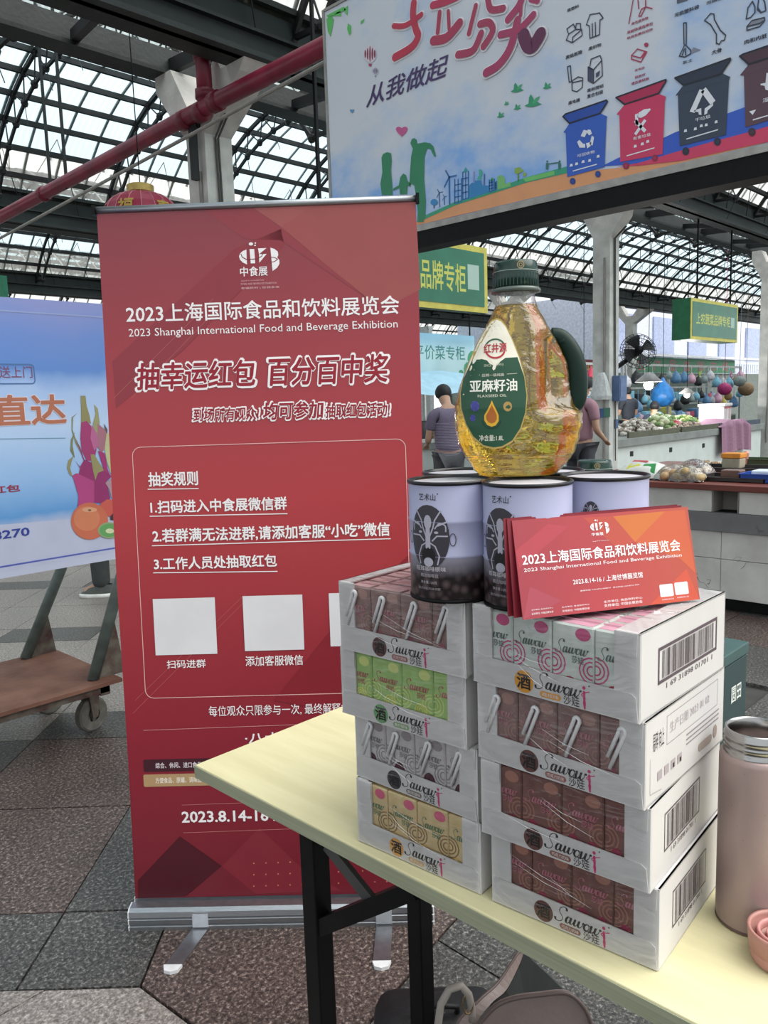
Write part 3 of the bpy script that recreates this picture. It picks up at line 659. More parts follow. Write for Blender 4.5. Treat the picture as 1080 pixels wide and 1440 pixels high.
def drink_case(kind, label, x, y, z, yaw, top=False, side=None, seed=0):
    rnd = random.Random(seed); K = KIND[kind]
    c = thing('drink_case', label, 'drink case', W(x, y, z), RW+yaw, 'shrink-wrapped drink cases stacked on the table')
    t = .0022; b = M()
    b.box(0, 0, 0, CW, CD, t); b.box(0, .001, 0, t, CD, CH); b.box(CW-t, .001, 0, CW, CD, CH); b.box(0, CD-t, 0, CW, CD, CH)
    b.box(0, 0, t, .0265, t, CH-.0005); b.prism([(.1765, t), (CW, t), (CW, CH-.0005), (.1765, CH-.0005)], 0, t)
    b.box(0, 0, CH-.0018, .019, CD, CH); b.box(CW-.026, 0, CH-.0018, CW, CD, CH); b.box(0, CD-.02, CH-.0022, CW, CD, CH-.0004)
    b.build('tray', m_white, c)
    M().prism([(.0005, .0008), (.0045, .0335), (.195, .030), (.2005, .0265), (CW-.0008, .0008)], -.0014, -.0001).build('front_flap', m_white, c)
    M().prism([(.0035, .0675), (.0262, .0690), (.0262, CH-.0004), (.0028, CH-.0004)], -.0012, -.0002).build('corner_flap', m_white, c)
    M().prism([(.1785, .0690), (.2008, .0675), (.2020, CH-.0004), (.1785, CH-.0004)], -.0012, -.0002).build('corner_flap', m_white, c)
    if kind not in _proto: _proto[kind] = carton_proto(kind)
    me, ms, tm = _proto[kind]
    for r_ in range(6 if top else 1):
        for i in range(4):
            o = inst(me, 'drink_carton', c, T(.0030+.0500*i, .0030+.0347*r_, .0023) @ RZ(rnd.uniform(-.012, .012)) )
            if top: inst(tm, 'carton_top', o)
            if r_ == 0:
                for nm, mm in ms: inst(mm, nm, o)
                if K['straw'] and i < 4: inst(ME_STRAW, 'straw', o, T(rnd.uniform(-.012, -.006), 0, rnd.uniform(-.004, .001)))
    if not top: M().box(.004, .04, .003, CW-.004, CD-.004, .088).build('inner_cartons', card('carton_'+kind, *K['c']), c, kind='stuff')
    # lettering on the front flap
    f = lambda k: (lambda x, zz: Vector((x, -.0014-.0002*k, zz)))
    decal('badge', [circ(.0700, .0150, .0122, 24, .0128)], f(1), flat(K['badge']), c)
    text('酒', (.0610, .0065, .0790, .0240), f(2), flat('1f1a1b'), c, .03)
    decal('lettering', cursive((.0855, .0105, .1415, .0310)), f(1), flat('2a2527'), c)
    decal('print_label', [rrect(.0905, .0030, .1165, .0098, .0033)], f(1), flat(K['pill']), c)
    text(K['pt'], (.0930, .0043, .1140, .0086), f(2), flat('e0d6d0'), c, .01)
    text('莎娃', (.1195, .0018, .1385, .0140), f(1), flat('3a3436'), c, .005)
    fig = brush([(.1438, .0200), (.1442, .0130)], .0028)+brush([(.1430, .0190), (.1408, .0165), (.1425, .0150)], .0011)+brush([(.1445, .0195), (.1475, .0205), (.1500, .0215)], .0010)+strip([(.1442, .0135), (.1436, .0080), (.1447, .0022)], .0018)+strip([(.1444, .0135), (.1452, .0080), (.1449, .0022)], .0014)+[circ(.1436, .0245, .0019, 10)]
    decal('dancer_emblem', fig, f(1), flat('c03a6c'), c); decal('print_mark', [circ(.1495, .0275, .0009, 8)], f(1), flat('4a4446'), c)
    # printing on the end panel
    g = lambda y, zz: Vector((CW+.0004, y, zz)); g2 = lambda y, zz: Vector((CW+.0006, y, zz))
    if side in ('bar', 'bar2'):
        y0, y1, z0, z1 = (.040, .192, .029, .068) if side == 'bar' else (.038, .145, .028, .071); th = .0036 if side == 'bar' else .0018
        ink = flat('54474c'); P = [sq(y0, z0, y1, z0+th), sq(y0, z1-th, y1, z1), sq(y0, z0, y0+th*.8, z1), sq(y1-th*.8, z0, y1, z1)]
        yy = y0+th+.006; rr = random.Random(5)
        while yy < y1-th-.006:
            wd = rr.choice((.0006, .0006, .0012, .0018)); P.append(sq(yy, z0+th+.001, yy+wd, z1-th-.0012)); yy += wd+rr.choice((.0007, .0012, .0018))
        decal('barcode_print', P, g, ink, c)
        text('1 69 31898 01701 1', (y0+.02, z0-.0085, y1-.012, z0-.0025), g, ink, c, -.002)
    elif side == 'info':
        P = strip([(.052, .083), (.195, .083), (.195, .052), (.052, .052)], .0006, True)+strip([(.012, .05), (.012, .012), (.040, .008)], .0005)
        for j in range(3): P += strip([(.105, .045-.0055*j), (.200, .045-.0055*j)], .0016)
        decal('panel_print', P, g, flat('8a7f83'), c)
        decal('panel_print', [circ(.19, .021, .006, 12, .008)]+[rrect(.14, .012, .18, .022, .005)], g, flat('9c8d84'), c)
        text('生产日期 2023 01 02', (.060, .062, .17, .074), g, flat('b0a5a8'), c, -.002)
        decal('panel_print', [sq(.03+.017*i, .020, .041+.017*i, .030) for i in range(4)], g, flat('a59b9e'), c)
        decal('panel_print', [sq(.068, .021, .072, .026), sq(.086, .021, .090, .026)], g2, flat('2e2a2c'), c)
        text('易碎 向上', (.018, .055, .045, .075), g, flat('3d3639'), c, .0)
    # shrink wrap
    def fs(a, b_):
        return (.002+a*(CW-.004), -.0030-.0008*math.sin(a*23+b_*9+seed)*math.sin(b_*pi)-.0010*(1 if .05 < b_ < .95 else 0)*rnd.random(), .002+b_*(CH-.003))
    M().grid(fs, 26, 12).build('shrink_wrap', m_film, c, True)
    wr = M()
    for i in range(3):       # stretched wrinkles of the film
        x0 = rnd.uniform(.02, .10); z0 = rnd.uniform(.035, .075); x1 = x0+rnd.uniform(.04, .1); z1 = z0-rnd.uniform(.01, .03)
        wr.tube([(x0, -.0046, z0), ((x0+x1)/2, -.0050, (z0+z1)/2-.003), (min(x1, .2), -.0046, z1)], [.00005, .00022, .00005], 4)
    wr.build('film_crease', mk('film_crease', 'e6e4e4', .25), c, kind='stuff')
    if top:
        M().grid(lambda a, b_: (.002+a*(CW-.004), .002+b_*(CD-.004), CH+.0006+.0016*abs(math.sin(a*17+b_*5)*math.sin(b_*13-a*7))*rnd.random()*(.3 if a < .12 or a > .86 else 1)-0*a), 30, 30).build('shrink_wrap', m_film, c, True)
    return c
for i, (kind, lab, x, y, yaw, side) in enumerate((
    ('choco', 'bottom case of the right-hand stack, plain brown cartons behind a white front', .116, .901, -.696, 'bar2'),
    ('choco', 'second case from the table in the right-hand stack, brown cartons without straws', .104, .895, -.701, 'bar2'),
    ('rose', 'third case from the table in the right-hand stack, brown cartons with straws', .102, .898, -.741, 'info'),
    ('litchi', 'top case of the right-hand stack, white cartons with pink swirls and an orange badge', .098, .898, -.763, 'bar'))):
    drink_case(kind, lab, x, y, .7504+(CH+.0003)*i, yaw, i == 3, side, i+1)
for i, (kind, lab, x, y, yaw) in enumerate((
    ('coco', 'bottom case of the left-hand stack, beige coconut cartons with an orange badge', -.050, 1.046, -.713),
    ('grey', 'second case from the table in the left-hand stack, pale grey cartons with a black badge', -.049, 1.052, -.735),
    ('green', 'third case from the table in the left-hand stack, lime green cartons', -.065, 1.048, -.705),
    ('rose', 'top case of the left-hand stack, brownish cartons with bent white straws', -.063, 1.040, -.722))):
    drink_case(kind, lab, x, y, .7504+(CH+.0003)*i, yaw, i == 3, None, i+11)
TOPZ = .7504+(CH+.0003)*4+.0003
# ================================================================== CANS ON THE CASES
CR, CHT = .0500, .1400
m_can = mk('lilac_can_enamel', 'a3a4bf', .3, 0, .03, 20)
m_mask = flat('38343c', .3); m_maskl = flat('a9a6b4', .3)
def beans():
    m = bpy.data.materials.new('coffee_bean_print'); m.use_nodes = True; nt = m.node_tree; N = nt.nodes; L = nt.links; b = N['Principled BSDF']; b.inputs['Roughness'].default_value = .3
    tc = N.new('ShaderNodeTexCoord'); v = N.new('ShaderNodeTexVoronoi'); v.inputs['Scale'].default_value = 95; L.new(tc.outputs['Object'], v.inputs['Vector'])
    r = N.new('ShaderNodeValToRGB'); e = r.color_ramp.elements; e[0].position = .1; e[0].color = (*lin('57484a'), 1); e[1].position = .6; e[1].color = (*lin('1d1517'), 1); L.new(v.outputs['Distance'], r.inputs[0])
    sx = N.new('ShaderNodeSeparateXYZ'); L.new(tc.outputs['Object'], sx.inputs[0]); mr = N.new('ShaderNodeMapRange'); mr.inputs['From Min'].default_value = .030; mr.inputs['From Max'].default_value = .052; L.new(sx.outputs['Z'], mr.inputs[0])
    mx = N.new('ShaderNodeMixRGB'); mx.inputs[2].default_value = (*lin('85828f'), 1); L.new(mr.outputs[0], mx.inputs[0]); L.new(r.outputs[0], mx.inputs[1]); L.new(mx.outputs[0], b.inputs['Base Color']); return m
def make_can():
    o = thing('tin_can', 'x', 'can', (0, 0, 0), 0, 'lilac tins standing on the stacked cases')
    r = CR
    pr = [(r-.0015, .003), (r-.0005, .006), (r-.0005, .0525)]
    M().lathe(pr, 48, cap=False).build('bean_label', beans(), o, True)
    pr = [(r-.0005, .0525), (r+.0006, .0545), (r-.0005, .0565), (r-.0005, .092), (r+.0006, .094), (r-.0005, .096), (r-.0005, .1355)]
    M().lathe(pr, 48, cap=False).build('can_wall', m_can, o, True)
    M().lathe([(r-.003, 0), (r+.0005, .0005), (r+.0005, .0035), (r-.0015, .0045)], 48).build('bottom_rim', m_black, o, True)
    M().lathe([(r-.0005, .1355), (r+.0010, .1365), (r+.0010, .1392), (r-.0002, .1400), (r-.0022, .1396), (r-.0026, .1360)], 48, cap=False).build('top_rim', mk('black_rim', '17161a', .3), o, True)
    M().lathe([(.0001, .1362), (r-.0075, .1362), (r-.0050, .1352), (r-.0026, .1360)], 48, cap=False).build('lid', mk('pale_tin_lid', 'cfccd2', .3, 0, .03), o, True)
    f = lambda k: (lambda x, z: Vector(((r+.0002+.0002*k)*math.sin(x/r), -(r+.0002+.0002*k)*math.cos(x/r), z)))
    text('艺术山', (-.0120, .1190, .0105, .1270), f(1), flat('2b2930'), o, .004, maxlen=.01); decal('mark', [circ(.013, .1268, .0008, 8)], f(1), flat('2b2930'), o)
    # opera-style painted face, built as a generic dark and light pattern
    def paint(g, k, ang0, z0):
        h = lambda kk: (lambda x, z: f(kk)(ang0*r+x*g, z0+(z-.080)*g))
        decal('face_emblem', [circ(0, .082, .0215, 28, .031)], h(1), m_mask, o, .004/g)
        L_ = [circ(0, .0965, .0042, 12, .007)]
        for s in (-1, 1):
            L_ += strip([(s*.0135, .1075), (s*.0075, .0985), (s*.0055, .091), (s*.002, .083), (s*.0018, .0715)], .0014)
            L_ += strip([(s*.019, .097), (s*.0105, .0935)], .0016)+strip(smooth([(s*.0075, .0905), (s*.0120, .0955), (s*.0175, .0935), (s*.0180, .0880)]), .0012)
            L_ += strip([(s*.0195, .0835), (s*.0095, .0835), (s*.0045, .0785)], .0013)
            L_ += strip([(s*.0025, .0765), (s*.0075, .0735), (s*.0115, .064), (s*.0095, .056)], .0013)
            L_ += [circ(s*.0088, .0868, .0022, 10, .0012)]
        L_ += [[(-.0022, .0905), (.0022, .0905), (.0028, .0720), (-.0028, .0720)]]
        decal('face_lines', L_, h(2), m_maskl, o, .004/g)
        decal('face_mouth', [circ(0, .0645, .0075, 16, .0085)], h(2.5), flat('141216', .3), o, .004/g); decal('face_mouth', [circ(0, .0580, .0052, 14, .0045)], h(3.2), m_maskl, o, .004/g)
        for s in (-1, 1): decal('face_ear', strip(circ(s*.0245, .0800, .0030, 12, .006), .0008, True), h(1), flat('4a4652'), o)
    paint(1.2, 1, 0, .0745); paint(.42, 1, pi, .1000)
    text('四川盖碗茶风味咖啡', (pi*r-.024, .0790, pi*r+.024, .0840), f(1), flat('2b2930'), o, .015, maxlen=.01)
    text('挂耳咖啡原味', (-.019, .0375, .021, .0430), f(1), flat('b9b2b6'), o, .015, maxlen=.01)
    text('精选咖啡豆', (-.012, .0300, .012, .0345), f(1), flat('9b9498'), o, .01, maxlen=.01); text('净含量 120克', (-.012, .0225, .010, .0260), f(1), flat('9b9498'), o, .01, maxlen=.01); text('意式拼配风味浓郁', (-.016, .0155, .014, .0185), f(1), flat('8b8488'), o, .01, maxlen=.01)
    return o
can0 = make_can()
for i, (x, y, tw, lab) in enumerate((
    (.079, .944, -.55, 'lilac tin at the front left of the cluster, its painted face beside the banner'),
    (.161, .893, -.62, 'lilac tin in front under the oil bottle, partly behind the red leaflets'),
    (.2585, .932, -.30+pi, 'lilac tin at the right end of the cluster, behind the red leaflets'),
    (.102, 1.0435, .4, 'lilac tin behind the left one, only its black rim showing'),
    (.2045, 1.0185, .9, 'lilac tin behind the oil bottle, its rim peeping out right of the bottle'))):
    c = can0 if i == 0 else copy_tree(can0)
    c['label'] = lab; c.location = W(x, y, TOPZ); c.rotation_euler = (0, 0, RW+tw+math.atan2(0, 1)-math.atan2(x, y)*1.0)
# ================================================================== OIL BOTTLE
BZ = TOPZ+CHT+.0004; BXc, BYc = .163, .968
bt_ = thing('oil_bottle', 'large pear-shaped bottle of golden oil with dark green cap and handle, standing on lilac tins', 'bottle', W(BXc, BYc, BZ), RW-math.atan2(BXc, BYc)*.55)
RB = bt_.matrix_basis.copy()
def lerp(t, tab):
    for (a, b), (c, d) in zip(tab, tab[1:]):
        if t <= c: k = (t-a)/(c-a); k = max(0, min(1, k)); k = k*k*(3-2*k)*.4+k*.6; return b+(d-b)*k
    return tab[-1][1]
LT = [(0, -.046), (.006, -.053), (.012, -.056), (.018, -.060), (.022, -.063), (.04, -.0715), (.06, -.0750), (.08, -.0745), (.10, -.0700), (.125, -.0610), (.15, -.0490), (.175, -.0355), (.195, -.0255), (.205, -.0225), (.2150, -.0215), (.2340, -.0215)]
RTb = [(0, .046), (.006, .053), (.012, .058), (.022, .066), (.04, .0725), (.06, .0765), (.068, .0770), (.074, .0750), (.080, .070), (.095, .0660), (.125, .0640), (.15, .0520), (.175, .0360), (.195, .0255), (.205, .0225), (.2150, .0215), (.2340, .0215)]
DT = [(0, .038), (.006, .042), (.03, .046), (.08, .047), (.12, .042), (.16, .033), (.19, .0245), (.205, .0215), (.234, .0215)]
def bsec(h, a, s=1.0, wave=1):          # point on the body at height h, turn a
    L_, R2, D_ = lerp(h, LT), lerp(h, RTb), lerp(h, DT); cx = (L_+R2)/2; w = (R2-L_)/2
    p = 2.0 if h > .19 else 2.35; ca, sa = math.cos(a), math.sin(a)
    x = cx+w*s*math.copysign(abs(ca)**(2/p), ca); y = D_*s*math.copysign(abs(sa)**(2/p), sa)
    if .07 < h < .165:                   # grip recess pressed in from both faces on the handle side
        k = max(0, min(1, (x-.018)/.018)); g = math.sin(pi*(h-.07)/.095)**.5; y *= 1-.62*k*k*(3-2*k)*g
    if wave and h < .16:
        x *= 1+.012*math.sin(h*420+ca*3)*max(0, ca); y *= 1+(.03*math.sin(h*300+x*70)+.015*math.sin(h*700-x*160))*max(0, ca)+.015*math.sin(x*150+h*60)*(1 if h < .03 else .3)
        if h < .022: y *= 1+.012*math.sin(h*1100); x *= 1+.010*math.sin(h*1100)
    return x, y, h
def bloft(hs, s, n=72, base=True):
    b = M(); rings = [[b.b.verts.new(bsec(h, 2*pi*k/n, s if h < .2 else (s*1.0))) for k in range(n)] for h in hs]
    for a, c in zip(rings, rings[1:]):
        for k in range(n): b.b.faces.new((a[k], a[(k+1) % n], c[(k+1) % n], c[k]))
    if base: b.b.faces.new(rings[0][::-1])
    return b, rings
def glass(name, col, ior, rough=0, dens=0):
    m = bpy.data.materials.new(name); m.use_nodes = True; nt = m.node_tree; N = nt.nodes; L = nt.links; b = N['Principled BSDF']
    b.inputs['Base Color'].default_value = (*col, 1); b.inputs['Transmission Weight'].default_value = .90; b.inputs['IOR'].default_value = ior; b.inputs['Roughness'].default_value = rough
    tc = N.new('ShaderNodeTexCoord'); n = N.new('ShaderNodeTexNoise'); n.inputs['Scale'].default_value = 38; n.inputs['Detail'].default_value = 2; n.inputs['Distortion'].default_value = .8
    mp = N.new('ShaderNodeMapping'); mp.inputs['Scale'].default_value = (.6, .6, 1.5); L.new(tc.outputs['Object'], mp.inputs[0]); L.new(mp.outputs[0], n.inputs['Vector'])
    bp_ = N.new('ShaderNodeBump'); bp_.inputs['Strength'].default_value = .28; bp_.inputs['Distance'].default_value = .006; L.new(n.outputs[0], bp_.inputs['Height']); L.new(bp_.outputs[0], b.inputs['Normal'])
    return m
m_oil = glass('golden_oil', (.97, .64, .07), 1.35)
m_pet = film('clear_bottle_plastic', (.97, .95, .93), .05, .05, .35, 30)
hs = [i*.002 for i in range(12)]+[.022+i*.004 for i in range(45)]
hs = [h for h in hs if h <= .2005]
b, rg = bloft(hs, .975); b.b.faces.new(rg[-1]); oil = b.build('oil', m_oil, bt_, True)
hs2 = [i*.003 for i in range(8)]+[.024+i*.005 for i in range(43)]
b, rg = bloft([h for h in hs2 if h <= .232], 1.0, base=True); b.build('bottle_body', m_pet, bt_, True)
M().lathe([(.0215, .212), (.0285, .2125), (.0290, .2160), (.0270, .2175), (.0255, .2180)], 40).build('collar', mk('grey_green_collar', '5d6660', .25, .2), bt_, True)
cap_ = M(); cap_.lathe([(.0262, .2175), (.0266, .2300), (.0258, .2350), (.0258, .2360), (.0250, .2450), (.0236, .2475), (.0001, .2478)], 48)
cap_ = cap_.build('cap', mk('dark_green_cap', '16332a', .22, 0, .15, 60), bt_, True)
rb = M()
for k in range(40): a = 2*pi*k/40; rb.bar((.0266*math.cos(a), .0266*math.sin(a), .2190), (.0262*math.cos(a), .0262*math.sin(a), .2330), .0011)
rb.build('cap_ribs', mk('dark_green_cap', '16332a'), cap_, kind='stuff')
M().lathe([(.0263, .2350), (.0270, .2355), (.0263, .2362)], 48, cap=False).build('cap_ring', mk('pale_ring', '7f8f86', .3), cap_, True)
cf = lambda x, z: Vector((.0260*math.sin(x/.026), -.0260*math.cos(x/.026), z))
decal('cap_emblem', strip(circ(.004, .2408, .0038, 14), .0010, True)+strip(circ(.004, .2408, .0018, 10), .0008, True), cf, flat('9a8a62'), cap_)
# handle
hp = [(.040, .1625), (.052, .1590), (.0630, .1440), (.0685, .1290), (.0705, .1120), (.0705, .0970), (.0685, .0850), (.0620, .0780), (.0530, .0775), (.044, .0800)]
pts = []
for i in range(len(hp)-1):
    p0 = hp[max(i-1, 0)]; p1 = hp[i]; p2 = hp[i+1]; p3 = hp[min(i+2, len(hp)-1)]
    for t in (0, .25, .5, .75):
        pts.append(tuple(.5*((2*p1[k])+(-p0[k]+p2[k])*t+(2*p0[k]-5*p1[k]+4*p2[k]-p3[k])*t*t+(-p0[k]+3*p1[k]-3*p2[k]+p3[k])*t**3) for k in (0, 1)))
pts.append(hp[-1]); n_ = len(pts)
hb = M(); hb.tube([(x, 0, z) for x, z in pts], [.0068+.0034*math.sin(pi*min(1, max(0, (i+1)/n_))) for i in range(n_)], 12, flatz=1.25)
hb.build('handle', mk('dark_green_handle', '0c241c', .45, 0, .15, 40, spec=.25), bt_, True)
hb = M(); hb.ball((.0545, 0, .1545), .009, .8, 12, 8); hb.ball((.053, 0, .0800), .0085, .8, 12, 8); hb.build('handle_clip', mk('dark_green_handle', '10281f'), bt_, True)
# label, wrapped on the front face
def bfront(x, z, k=1):
    L_, R2 = lerp(z, LT), lerp(z, RTb); cx = (L_+R2)/2; w = (R2-L_)/2; D_ = lerp(z, DT); p = 2.35
    t = min(.999, abs((x-cx)/w)); y = -D_*(1-t**p)**(1/p)
    return Vector((x, y-.0012-.00018*k, z))
LS = LM((RB, (0, -.043, 0), (1, 0, 0), (0, 0, 1)), 0, 0)
lf = lambda k: (lambda x, z: bfront(x, z, k))
drop = [(700, 447), (706, 450), (712, 458), (721, 478), (730, 503), (737, 530), (740, 556), (738, 580), (731, 602), (720, 619), (706, 627), (694, 629), (680, 626), (666, 614), (656, 597), (649, 574), (648, 552), (652, 532), (661, 507), (673, 480), (686, 457), (693, 449)]
def grow(P, g): 
    cx = sum(p[0] for p in P)/len(P); cy = sum(p[1] for p in P)/len(P); return [(cx+(x-cx)*g, cy+(y-cy)*g) for x, y in P]
decal('label_edge', [LS.pp(grow(drop, 1.03))], lf(0), flat('b59b55'), bt_, .006)
decal('label_top', [LS.pp(drop)], lf(1), mk('cream_label', 'e6dfcd', .4, var=.02), bt_, .006)
green_ = [(664.5, 505), (678, 504), (685, 506), (689, 511), (695, 514), (700, 513), (704, 508), (711, 503), (728, 502)]+drop[5:18]
decal('label_bottom', [LS.pp(green_)], lf(2), mk('green_label', '1e4a33', .4, var=.05), bt_, .006)
def lt(body, a, b_, c, d, col, w=.01, sh=0, k=3): return text(body, LS.bx(a, b_, c, d), lf(k), flat(col), bt_, w, sh, maxlen=.01)
lt('红井源', 681, 496, 713, 481, 'b02a35', .025)
rc = lambda a, b_, r, a0, a1, w: decal('label_swoosh', strip(LS.pp([(a+r*math.cos(t), b_-r*.95*math.sin(t)) for t in [a0+(a1-a0)*i/12 for i in range(13)]]), w), lf(3), flat('b02a35' if a0 > 3 else '2f5a40'), bt_)
rc(697, 489, 14, .35, 2.6, .0016); rc(697, 490, 13.5, 3.5, 5.9, .0020)
decal('label_drop', [LS.pp([(690, 505), (704, 505), (699, 512), (696.5, 519), (694, 521), (692.5, 518), (694, 512)])], lf(3), flat('e6dfcd'), bt_)
lt('SINCE', 681, 515.5, 691, 511.5, 'b9bda6', .0); lt('1993', 699, 514.5, 708, 510.5, 'b9bda6', .0)
lt('压榨一级纯香', 678, 530, 709, 524.5, 'd6d4c2', .01)
for p in (((662, 527.5), (675, 527)), ((713, 526), (727, 525))): decal('label_rule', strip(LS.pp(p), .0005), lf(3), flat('d6d4c2'), bt_)
lt('亚麻籽油', 661, 552, 727, 532, 'eceade', .028); lt('FLAXSEED OIL', 672, 559, 712, 554, 'dcdac8', .004)
for (cx_, cy_, r) in ((668, 571, 5.6), (665, 588, 3.6)): decal('flower_print', [LS.pp(circ(cx_+r*.55*math.cos(t), cy_+r*.75*math.sin(t), r*.5, 10, r*.62)) for t in (0, 1.26, 2.51, 3.77, 5.03)], lf(3.5), flat('3d3f8e'), bt_); decal('flower_print', [LS.pp(circ(cx_, cy_, r*1.05, 16, r*1.25))], lf(3), flat('6a6bb0'), bt_)
dp = [(691.5, 563), (694, 569), (698, 577), (701, 584), (701, 592), (697, 598), (691, 600), (685, 597.5), (681, 591), (681, 584), (685, 577), (689, 569)]
decal('oil_drop_print', [LS.pp(dp)], lf(3), flat('d9a62c'), bt_, .004); decal('oil_drop_print', [LS.pp(grow(dp, .72))], lf(4), flat('a85f22'), bt_)
decal('oil_drop_ring', strip(LS.pp([(691+13*math.cos(t), 590+12.5*math.sin(t)) for t in [.15+2.85*i/12 for i in range(13)]]), .0014), lf(3), flat('103321'), bt_)
decal('badge_print', [LS.pp(circ(713.5, 571.5, 6.2, 14, 7))], lf(3), flat('a8894e'), bt_); lt('净含量:1.8L', 674, 620.5, 708, 611, 'dfddcc', .008)
# second bottle: only its cap shows behind the right tin; it stands on a short stack of plain cartons
pc = thing('carton_box', 'plain white carton hidden behind the drink cases, under the second oil bottle', 'box', W(.318, 1.205, .7504), RW-.72)
M().rbox(-.08, -.07, 0, .08, .07, .2585, .002).build('box_body', m_white, pc); M().box(-.02, -.0705, .05, .02, -.0695, .2585).build('tape', mk('clear_tape', 'c9bfa4', .2), pc)
b2 = copy_tree(bt_); b2['label'] = 'second oil bottle standing behind the tins, only its dark green cap showing'; b2.location = W(.3175, 1.20, .7504+.2589); b2.rotation_euler = (0, 0, RW-.25)
bt_['group'] = b2['group'] = 'flaxseed oil bottles'
# ================================================================== LEAFLETS
LW, LH = .2165, .104
ang = .285; lb = W(.1405, .811, TOPZ+.0022)
leaf_print = printed('leaflet_print', [(0, '98353f'), (.45, 'a63a3d'), (.75, 'ac443c'), (1, 'ab4b38')], 'X', .32, 0, LW, .04, 12)
back = .235
def leaflet(dx, dy, da, lab, front=False, dz=0, back=back):
    o = thing('leaflet', lab, 'leaflet', (0, 0, 0), 0, 'red exhibition leaflets leaning on the tins')
    p = W(.1405+dx, .811+dy, TOPZ+.0022+dz); o.location = p; o.rotation_mode = 'XYZ'
    o.rotation_euler = (Matrix.Rotation(RW+ang+da, 4, 'Z') @ Matrix.Rotation(-back, 4, 'X')).to_euler()
    g = M().box(0, -.0006, 0, LW, .0006, LH)
    g.build('sheet', leaf_print if front else mk('leaflet_back', '7c1f2c', .35), o)
    return o
l1 = leaflet(0, 0, 0, 'front red leaflet with white lettering, leaning against the lilac tins', True)
l2 = leaflet(-.0075, .0085, .012, 'second red leaflet, its edge showing just left of the front one', back=.15)
l3 = leaflet(-.0130, .0150, .02, 'rearmost red leaflet, its dark edge furthest left behind the others', back=.085)
bpy.context.view_layer.update()
SL = LM((l1.matrix_basis.copy(), (0, -.0006, 0), (1, 0, 0), (0, 0, 1)), 0, 0, .00018)
def lp_(pts, c, k=.5): return decal('print_shape', [[(min(max(x, 0), LW), min(max(y, 0), LH)) for x, y in SL.pp(pts)]], SL.at(k), flat(c, .33), l1, .03)
lp_([(862, 726), (935, 719), (893, 762)], 'bf6a34'); lp_([(862, 726), (893, 762), (866, 770), (820, 728)], 'b04a3c'); lp_([(893, 762), (935, 719), (963, 717), (978, 806), (955, 785)], 'bd5838')
lp_([(735, 875), (790, 845), (745, 825)], 'a04450'); lp_([(915, 860), (965, 800), (984, 846)], 'c04f38'); lp_([(730, 800), (800, 740), (770, 737), (722, 775)], 'a83f48')
def ltx(body, a, b_, c, d, w=.012, k=1.5, col='eee6e6'): return text(body, SL.bx(a, b_, c, d), SL.at(k), flat(col), l1, w)
emblem(SL, 831, 731.5, 855, 750.5, l1); ltx('中食展', 832, 754, 848, 748, .02); ltx('食遍民时 饮领未来', 833, 762, 856, 759, .01)
ltx('2023上海国际食品和饮料展览会', 735, 796, 955, 758, .022); ltx('2023 Shanghai International Food and Beverage Exhibition', 737, 806, 958, 778, .0)
ltx('2023.8.14-16 / 上海世博展览馆', 806, 822.5, 903, 804, .012)
ltx('展商热线: 010-8776 0098/99   观众热线: 010-8776 9977', 816, 832, 899, 821, .0)
for a, b_, c, d in ((747, 863, 778, 854), (790, 859, 829, 849), (849, 852, 903, 839)): ltx('主办单位: 食品饮料中心', a, b_-4, c, d-.5, .0); ltx('支持单位: 中国会展协会', a+.7, b_+2, c, d+4.5, .0)
for a, b_, c, d in ((929, 840, 945.5, 820.5), (950, 837, 966.5, 817.5)): 
    x0, y0, x1, y1 = SL.bx(a, b_, c, d); decal('white_square', [rrect(x0, y0, x1, y1, .0015)], SL.at(1), flat('d8d2d4'), l1)
    ltx('扫码关注', a+2, b_+4.5, c+2, b_+.5, .0)
# ================================================================== THERMOS, LID, GIFT BOX, BAG
th = thing('thermos_flask', 'dusty pink steel thermos flask standing open on the table, its lid off', 'flask', tuple(atz(1055, 1291, .7504)), RW)
TR = .0375
m_pink = mk('dusty_pink_paint', '988480', .38, .2, .08, 8, .03, 60)
M().lathe([(TR-.004, 0), (TR-.0008, .0015), (TR, .005), (TR, .196), (TR-.0012, .201), (TR-.0036, .203)], 64).build('flask_body', m_pink, th, True)
M().lathe([(TR-.0010, -.0), (TR+.0002, .001), (TR+.0002, .003)], 64, cap=False).build('foot_ring', mk('dark_ring', '6b5350', .4), th, True)
M().lathe([(TR-.0036, .2025), (TR-.0036, .2060), (TR-.0050, .2070), (TR-.0050, .2120), (TR-.0038, .2135), (TR-.0050, .2150), (TR-.0050, .2200), (TR-.0036, .2215), (TR-.0050, .2235), (TR-.0054, .2295), (TR-.0066, .2310), (TR-.0078, .2300), (TR-.0095, .2270), (TR-.0100, .2150), (TR-.0085, .19), (TR-.0085, .02), (.0001, .018)], 64, cap=False).build('steel_neck', m_steel, th, True)
sc = M(); rr = random.Random(3)
for i in range(9):
    a = -pi/2+rr.uniform(-1.2, .8); z = rr.uniform(.02, .19); l = rr.uniform(.001, .006); rad = TR+.0001
    sc.poly([(rad*math.cos(a), rad*math.sin(a), z), (rad*math.cos(a+.03), rad*math.sin(a+.03), z-l*.3), (rad*math.cos(a+.03), rad*math.sin(a+.03), z+.0006-l*.3), (rad*math.cos(a), rad*math.sin(a), z+.0006)])
sc.build('scratches', flat('5e4a4c'), th, kind='stuff')
pl_ = atz(1099, 1352, .7504)
ld = thing('flask_lid', 'salmon pink flask lid lying upside down beside the thermos', 'lid', (pl_.x, pl_.y, .7504), 0)
m_lid = mk('salmon_plastic', 'a5766d', .4, 0, .03, 20)
